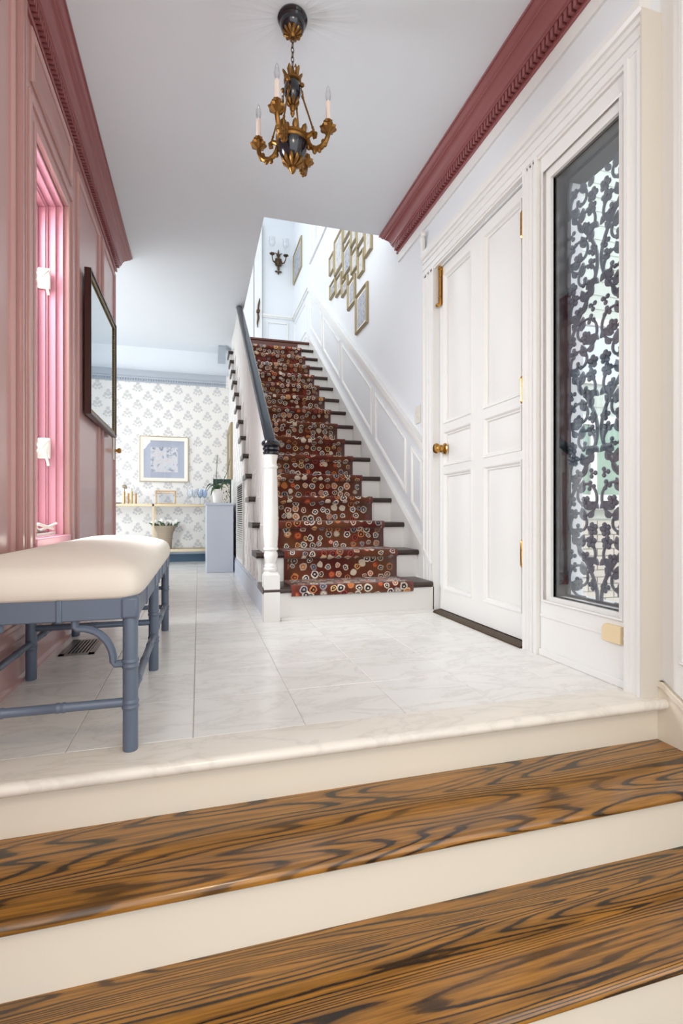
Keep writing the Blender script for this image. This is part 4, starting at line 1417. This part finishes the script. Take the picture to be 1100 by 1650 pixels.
# arms in four directions, then rods
A0 = -YAW + math.radians(-17)
for k in range(4):
    a = A0 + k * PI / 2
    arm = MB()
    P = [(0.062, BZ + 0.024), (0.074, BZ + 0.038), (0.092, BZ + 0.045), (0.104, BZ + 0.038), (0.102, BZ + 0.026), (0.092, BZ + 0.024)]
    arm.tube([cpt(r, a, z) for r, z in P], [0.010, 0.010, 0.010, 0.010, 0.009, 0.006], 8)
    Q = [(0.070, BZ + 0.030), (0.074, BZ + 0.004), (0.088, BZ - 0.016), (0.108, BZ - 0.026), (0.130, BZ - 0.022), (0.148, BZ - 0.006), (0.158, BZ + 0.016), (0.160, BZ + 0.034)]
    arm.tube([cpt(r, a, z) for r, z in Q], [0.007, 0.010, 0.010, 0.011, 0.012, 0.011, 0.010, 0.009], 8)
    for (r, z, s) in ((0.100, BZ - 0.034, 0.010), (0.122, BZ - 0.034, 0.009), (0.146, BZ - 0.014, 0.010), (0.074, BZ - 0.012, 0.010), (0.138, BZ - 0.002, 0.009)):
        arm.ball(cpt(r, a, z), s, s, s * 1.2, 8, 5)
    ao = arm.build('arm', 'gold', ch, label='scrolled gilt arm with candle')
    tip = cpt(0.160, a, 0)
    MB().lathe([(0.007, BZ + 0.028), (0.014, BZ + 0.032), (0.030, BZ + 0.042), (0.034, BZ + 0.050), (0.026, BZ + 0.052), (0.012, BZ + 0.050), (0.010, BZ + 0.060), (0.018, BZ + 0.066), (0.019, BZ + 0.076), (0.013, BZ + 0.082), (0.004, BZ + 0.083)], tip, 32, flute=0.10, nfl=8).build('drip_pan', 'gold', ao)
    MB().lathe([(0.0095, BZ + 0.080), (0.0095, BZ + 0.158), (0.006, BZ + 0.160)], tip, 14).build('candle', 'candle', ao)
    MB().lathe([(0.006, BZ + 0.158), (0.011, BZ + 0.172), (0.0125, BZ + 0.185), (0.010, BZ + 0.202), (0.005, BZ + 0.220), (0.001, BZ + 0.228)], tip, 14).build('bulb', 'bulb', ao)
    # suspension rod
    rod = MB().tube([cpt(0.040, a, UZ + 0.012), cpt(0.044, a, UZ - 0.03)], 0.0022, 6)
    q0, q1 = cpt(0.045, a, UZ - 0.03), cpt(0.096, a, BZ + 0.052)
    for f in (0.0, 0.04, 0.9, 0.97):
        rod.ball(q0.lerp(q1, f), 0.006, 0.006, 0.006, 8, 5)
    rod.tube([q0, q1], 0.0038, 8)
    ring = [q0 + Vector((0.009 * math.cos(2 * PI * t_ / 12) * math.cos(a + 1.57), 0.009 * math.cos(2 * PI * t_ / 12) * math.sin(a + 1.57), 0.012 + 0.011 * math.sin(2 * PI * t_ / 12))) for t_ in range(12)]
    rod.tube(ring, 0.002, 6, closed=True)
    rod.ball(cpt(0.044, a, UZ + 0.018), 0.010, 0.010, 0.009, 8, 5)
    rod.build('suspension_rod', 'gold', ch)

# ================================================================== DINING END
# picture on papered wall
pw = thing('picture', (-0.42, YB, 1.02), 'square ivory-framed flower print hung on papered wall', 'picture')
X0, X1, Z0_, Z1_ = -0.722, -0.122, 1.018, 1.605
lo = [(X0, YB, Z0_), (X1, YB, Z0_), (X1, YB, Z1_), (X0, YB, Z1_)]
sweep_loop(MB(), lo, [(0, 0), (0, 0.022), (0.012, 0.030), (0.03, 0.026), (0.05, 0.018), (0.056, 0.018), (0.056, 0.004)], (0, -1, 0)).build('frame', 'frame_white', pw)
sweep_loop(MB(), [(p[0] + (0.004 if p[0] < -0.4 else -0.004), YB - 0.024, p[2] + (0.004 if p[2] < 1.3 else -0.004)) for p in lo], [(0, 0), (0.003, 0.007), (0.010, 0.006), (0.012, 0)], (0, -1, 0)).build('gilt_edge', 'frame_gold', pw)
a = MB().box(X0 + 0.05, X1 - 0.05, YB - 0.010, YB - 0.002, Z0_ + 0.05, Z1_ - 0.05).build('mount', 'mat_blue', pw)
MB().box(X0 + 0.135, X1 - 0.135, YB - 0.013, YB - 0.009, Z0_ + 0.13, Z1_ - 0.14).build('print', 'art_c', a)
MB().box(X0 + 0.05, X1 - 0.05, YB - 0.017, YB - 0.015, Z0_ + 0.05, Z1_ - 0.05).build('glazing', 'glass', pw)

# console table
ct = thing('console_table', (-0.5, 6.6, 0), 'slim gold console table with glass shelves against papered wall', 'table')
TX0, TX1, TY0, TY1, TZ = -1.30, 0.20, 6.42, 6.74, 0.735
m = MB().box(TX0, TX1, TY0, TY0 + 0.02, TZ - 0.028, TZ).box(TX0, TX1, TY1 - 0.02, TY1, TZ - 0.028, TZ).box(TX0, TX0 + 0.02, TY0, TY1, TZ - 0.028, TZ).box(TX1 - 0.02, TX1, TY0, TY1, TZ - 0.028, TZ)
m.build('top_frame', 'console', ct)
MB().box(TX0 + 0.012, TX1 - 0.012, TY0 + 0.012, TY1 - 0.012, TZ - 0.006, TZ + 0.001).build('glass_top', 'clear', ct)
m = MB().box(TX0, TX1, TY0, TY0 + 0.02, 0.155, 0.185).box(TX0, TX1, TY1 - 0.02, TY1, 0.155, 0.185).box(TX0, TX0 + 0.02, TY0, TY1, 0.155, 0.185).box(TX1 - 0.02, TX1, TY0, TY1, 0.155, 0.185)
m.build('shelf_frame', 'console', ct)
MB().box(TX0 + 0.012, TX1 - 0.012, TY0 + 0.012, TY1 - 0.012, 0.176, 0.184).build('glass_shelf', 'clear', ct)
for x in (TX0, -0.535, TX1 - 0.02):
    for y in (TY0, TY1 - 0.02):
        MB().box(x, x + 0.02, y, y + 0.02, 0, TZ - 0.002).build('leg', 'console', ct)

# bud vases with a flower each
lab = ['gold bud vase tube with dark flower on the console', 'gold bud vase tube second from left on the console', 'gold bud vase tube with white flower on the console', 'empty gold bud vase tube at right of its row']
for k in range(4):
    x, y = -0.858 + 0.042 * k, 6.52 + 0.02 * (k % 2)
    h = 0.13 + 0.02 * ((k + 1) % 2)
    t = thing('bud_vase', (x, y, TZ), lab[k], 'vase', 'gold bud vases on the console')
    MB().lathe([(0.010, TZ + 0.001), (0.010, TZ + h), (0.008, TZ + h), (0.008, TZ + h - 0.01)], (x, y, 0), 12).build('tube', 'brass', t)
    if k in (0, 2):
        s = MB().tube([(x, y, TZ + h - 0.02), (x, y, TZ + h + 0.05)], 0.003, 6).build('stem', 'stem', t)
        b_ = MB().ball((x, y, TZ + h + 0.06), 0.028, 0.028, 0.024, 10, 6)
        b_.ball((x + 0.015, y, TZ + h + 0.045), 0.02, 0.02, 0.018, 8, 5)
        b_.build('blossom', 'petal' if k == 2 else 'basket', t)
tr = MB().box(-1.06, -0.90, 6.50, 6.62, TZ + 0.001, TZ + 0.008).box(-1.06, -0.90, 6.50, 6.506, TZ + 0.008, TZ + 0.016).box(-1.06, -0.90, 6.614, 6.62, TZ + 0.008, TZ + 0.016)
tr.build('tray', 'rail', None, label='small dark tray at the left end of the console', cat='tray')
# glass box with gold edges
gb = thing('glass_box', (-0.39, 6.58, TZ), 'gold-edged clear glass box on the console', 'box')
gx0, gx1, gy0, gy1, gz0, gz1 = -0.505, -0.275, 6.50, 6.66, TZ + 0.003, TZ + 0.165
m = MB()
for (xa, xb) in ((gx0, gx0 + 0.006), (gx1 - 0.006, gx1)):
    for (ya, yb) in ((gy0, gy0 + 0.006), (gy1 - 0.006, gy1)):
        m.box(xa, xb, ya, yb, gz0, gz1)
for (za, zb) in ((gz0, gz0 + 0.006), (gz1 - 0.006, gz1), (gz1 - 0.03, gz1 - 0.026)):
    m.box(gx0, gx1, gy0, gy0 + 0.006, za, zb).box(gx0, gx1, gy1 - 0.006, gy1, za, zb).box(gx0, gx0 + 0.006, gy0, gy1, za, zb).box(gx1 - 0.006, gx1, gy0, gy1, za, zb)
m.build('edges', 'brass', gb)
MB().box(gx0 + 0.004, gx1 - 0.004, gy0 + 0.002, gy1 - 0.002, gz0 + 0.002, gz1 - 0.002).build('panes', 'clear', gb)
# wine glasses
gl = ['wine glass nearest the gold glass box', 'second wine glass from the gold glass box', 'blue-tinted wine glass third in the row', 'blue-tinted wine glass nearest the orchid pot']
M['blue_glass'] = pane_mat('blue_tinted_glass', (0.80, 0.86, 0.93, 1), 0.5)
for k in range(4):
    x, y = -0.105 + 0.052 * k + (0.02 if k > 1 else 0), 6.56 + 0.05 * (k % 2)
    MB().lathe([(0.028, TZ + 0.001), (0.028, TZ + 0.004), (0.005, TZ + 0.010), (0.0035, TZ + 0.07), (0.006, TZ + 0.078), (0.028, TZ + 0.098), (0.035, TZ + 0.130), (0.031, TZ + 0.190), (0.029, TZ + 0.190), (0.033, TZ + 0.130), (0.026, TZ + 0.102), (0.004, TZ + 0.084)], (x, y, 0), 16).build('wine_glass', 'blue_glass' if k > 1 else 'clear', None, label=gl[k], cat='wine glass', group='wine glasses on the console')
# basket with tulips
bk = MB().lathe([(0.075, 0.187), (0.080, 0.20), (0.082, 0.30), (0.095, 0.38), (0.125, 0.445), (0.140, 0.470), (0.132, 0.472), (0.110, 0.43), (0.08, 0.40)], (-0.40, 6.58, 0), 24)
bk.build('basket', 'basket', None, label='flared woven basket on the lower console shelf', cat='basket')
random.seed(3)
fl = ['leftmost white tulip in the basket', 'white tulip leaning left over the basket rim', 'white tulip in the left half of the basket', 'white tulip left of the basket centre', 'white tulip at the basket centre',
      'white tulip right of the basket centre', 'white tulip in the right half of the basket', 'white tulip leaning right over the basket rim', 'rightmost white tulip in the basket']
for k in range(9):
    a = -0.40 + (k - 4) * 0.034
    y = 6.57 + random.uniform(-0.04, 0.05)
    h = 0.505 + random.uniform(-0.015, 0.025) - abs(k - 4) * 0.004
    t = thing('tulip', (a, y, 0.44), fl[k], 'flower', 'white tulips in the woven basket')
    MB().tube([(-0.40 + (k - 4) * 0.016, 6.58, 0.40), (a, y, h)], 0.004, 6).build('stem', 'stem', t)
    m = MB().ball((a, y, h + 0.012), 0.027, 0.026, 0.030, 8, 6)
    m.ball((a + 0.012, y - 0.008, h + 0.016), 0.012, 0.012, 0.022, 8, 5)
    m.build('blossom', 'petal', t)
    lf = MB().tube([(a, y, 0.455), (a + 0.012 * (1 if k > 4 else -1), y - 0.02, h - 0.005), (a + 0.05 * (1 if k > 4 else -1), y - 0.03, h + 0.008)], [0.008, 0.012, 0.002], 4)
    lf.build('leaf', 'leaf', t)

# grey-blue cabinet
cb = thing('cabinet', (0.21, 5.8, 0), 'plain pale blue-grey cabinet beside the stairs', 'cabinet')
MB().box(0.078, 0.352, 5.40, 6.32, 0.0, 0.705).build('body', 'cabinet', cb, bevel=0.004)
MB().box(0.066, 0.356, 5.385, 6.33, 0.705, 0.728).build('top', 'cabinet', cb, bevel=0.003)
CT = 0.728
# orchid in white pot
pot = MB().lathe([(0.042, CT), (0.046, CT + 0.004), (0.056, CT + 0.10), (0.062, CT + 0.125), (0.064, CT + 0.145), (0.060, CT + 0.147), (0.054, CT + 0.13), (0.01, CT + 0.125)], (0.195, 5.52, 0), 24)
pot.build('flower_pot', 'pot', None, label='white ceramic flower pot on the blue-grey cabinet', cat='pot')
orc = thing('orchid', (0.195, 5.52, CT + 0.13), 'green orchid with tall bare stems in white pot', 'plant')
for (pts, r) in (([(0.20, 5.52, CT + 0.12), (0.178, 5.54, CT + 0.22), (0.185, 5.56, CT + 0.36), (0.195, 5.57, CT + 0.52)], 0.0035),
                 ([(0.20, 5.52, CT + 0.12), (0.24, 5.52, CT + 0.21), (0.30, 5.53, CT + 0.35), (0.325, 5.53, CT + 0.48)], 0.0035)):
    mm = MB().tube(pts, r, 6)
    for q in (1, 2):
        p = Vector(pts[q]).lerp(Vector(pts[q + 1]), 0.5)
        mm.ball(p, 0.007, 0.007, 0.010, 6, 4)
    mm.build('flower_stem', 'stem', orc)
for (a, l, up) in ((3.3, 0.11, 0.02), (2.7, 0.13, 0.05), (3.9, 0.10, -0.03), (0.3, 0.12, 0.06), (-0.3, 0.14, 0.08), (1.2, 0.12, 0.05), (5.2, 0.09, 0.02)):
    b0 = Vector((0.195, 5.52, CT + 0.125))
    d = Vector((math.cos(a), math.sin(a), 0))
    s = Vector((-math.sin(a), math.cos(a), 0))
    vs, fs = [], []
    for q in range(7):
        f = q / 6
        c = b0 + d * (l * f) + Vector((0, 0, 0.07 * math.sin(f * PI * 0.8) + up * f - 0.06 * f * f))
        w = 0.024 * math.sin(PI * min(0.97, f * 0.9 + 0.08))
        vs += [c - s * w + Vector((0, 0, 0.006)), c + Vector((0, 0, 0)), c + s * w + Vector((0, 0, 0.006)), c - Vector((0, 0, 0.004))]
    for q in range(6):
        for e in range(4):
            g_ = (e + 1) % 4
            fs.append((q * 4 + e, q * 4 + g_, (q + 1) * 4 + g_, (q + 1) * 4 + e))
    fs += [(3, 2, 1, 0), (24, 25, 26, 27)]
    MB().add(vs, fs).build('leaf', 'leaf', orc, smooth=60)
bx = thing('boxed_picture', (0.26, 5.75, CT), 'speckled panel with dark green border behind the orchid', 'picture')
m = MB().box(0.155, 0.352, 5.78, 5.80, CT + 0.001, CT + 0.275)
m.build('green_board', 'green', bx)
MB().prism([(0.205, CT + 0.002), (0.335, CT + 0.002), (0.335, CT + 0.21), (0.32, CT + 0.222), (0.22, CT + 0.222), (0.205, CT + 0.21)], 1, 5.755, 5.779).build('speckled_panel', 'speck', bx)
# cream gilt frame on the under-stair wall, seen edge on
um = thing('picture', (XS0, 6.3, 1.1), 'cream gilt frame seen edge-on on wall under stairs', 'frame')
lo = [(XS0 + 0.005, 5.95, 1.02), (XS0 + 0.005, 6.62, 1.02), (XS0 + 0.005, 6.62, 1.68), (XS0 + 0.005, 5.95, 1.68)]
sweep_loop(MB(), lo, [(0, 0), (0, 0.022), (0.03, 0.034), (0.06, 0.018), (0.06, 0.002)], (-1, 0, 0)).build('moulding', 'frame_gold', um)
MB().box(XS0 - 0.004, XS0 + 0.004, 6.0, 6.57, 1.07, 1.63).build('backing', 'art_a', um)

# louvred return vent in the stair wall
lv = thing('louvre_vent', (XS0, 4.8, 0.16), 'white louvred air return in the wall under the stairs', 'vent')
LY0, LY1, LZ0, LZ1 = 4.42, 5.18, 0.165, 0.925
m = MB()
frame_x(m, XS0 - 0.010, XS0 + 0.005, LY0, LY1, LZ0, LZ1, 0.04)
m.build('rim', 'white', lv)
MB().box(XS0 + 0.001, XS0 + 0.0045, LY0 + 0.04, LY1 - 0.04, LZ0 + 0.04, LZ1 - 0.04).build('duct_shade_sheet', 'vent_shade', lv)  # thin dark sheet, shade behind the louvres put into its colour
sm = MB().add([(0, -0.34, -0.004), (0, 0.34, -0.004), (-0.012, 0.34, -0.012), (-0.012, -0.34, -0.012), (0, -0.34, -0.001), (0, 0.34, -0.001), (-0.012, 0.34, -0.009), (-0.012, -0.34, -0.009)],
              [(0, 1, 2, 3), (7, 6, 5, 4), (0, 4, 5, 1), (1, 5, 6, 2), (2, 6, 7, 3), (3, 7, 4, 0)]).mesh('slat', 0)
ns = 34
for k in range(ns):
    inst('slat', sm, 'white', (XS0 + 0.002, (LY0 + LY1) / 2, LZ0 + 0.055 + k * (LZ1 - LZ0 - 0.10) / (ns - 1)), lv)

# ================================================================== PORCH BEYOND THE SIDELIGHT
PYW = 4.3
mb = MB().box(1.75, 7.5, PYW, PYW + 0.15, -0.4, 4.5)
pwall = struct(mb, 'wall_porch', 'siding', 'sage clapboard wall of the porch seen through sidelight', 'wall')
bd = MB().prism([(0, 0), (-0.014, 0.0), (-0.004, 0.15), (0, 0.15)], 0, -2.85, 2.85).mesh('clapboard', 0)
for k in range(27):
    z = 0.56 + 0.145 * k
    inst('clapboard', bd, 'siding', (4.62, PYW, z), pwall)
bme = MB().box(-0.098, 0.098, -0.02, 0.0, 0, 0.062).mesh('brick', 0)
for r_ in range(13):
    for c_ in range(13):
        inst('brick', bme, 'brick', (2.6 + c_ * 0.21 + (0.1 if r_ % 2 else 0), PYW, -0.40 + r_ * 0.073), pwall)
w4 = thing('window_4', (3.9, PYW, 0.75), 'white porch window with mullion seen through the grille', 'window', kind='structure')
m = MB()
frame_y(m, PYW - 0.05, PYW + 0.0, 3.05, 4.75, 0.72, 1.62, 0.09)
m.box(3.86, 3.94, PYW - 0.045, PYW, 0.78, 1.58).box(2.98, 4.82, PYW - 0.09, PYW, 0.66, 0.73)
m.build('sash', 'white', w4)
M['window_green'] = paint('painted_garden_reflection', S(150, 176, 160), 0.15, var=0.25, scale=3)  # reflected garden painted on as mottled green, pane is opaque
MB().box(3.12, 4.70, PYW - 0.022, PYW - 0.016, 0.80, 1.55).build('pane', 'window_green', w4)
w5 = thing('window_5', (3.9, PYW, 2.1), 'upper white porch window above the mullioned one', 'window', kind='structure')
m = MB()
frame_y(m, PYW - 0.05, PYW, 2.9, 4.9, 1.95, 2.62, 0.07)
m.build('sash', 'white', w5)
MB().box(2.96, 4.84, PYW - 0.024, PYW - 0.016, 2.0, 2.58).build('pane', 'mirror', w5)
struct(MB().box(XR + 0.15, 7.5, -1.0, PYW, -0.5, -0.4), 'floor', 'brick', 'pale paved porch floor outside the front door', 'floor')
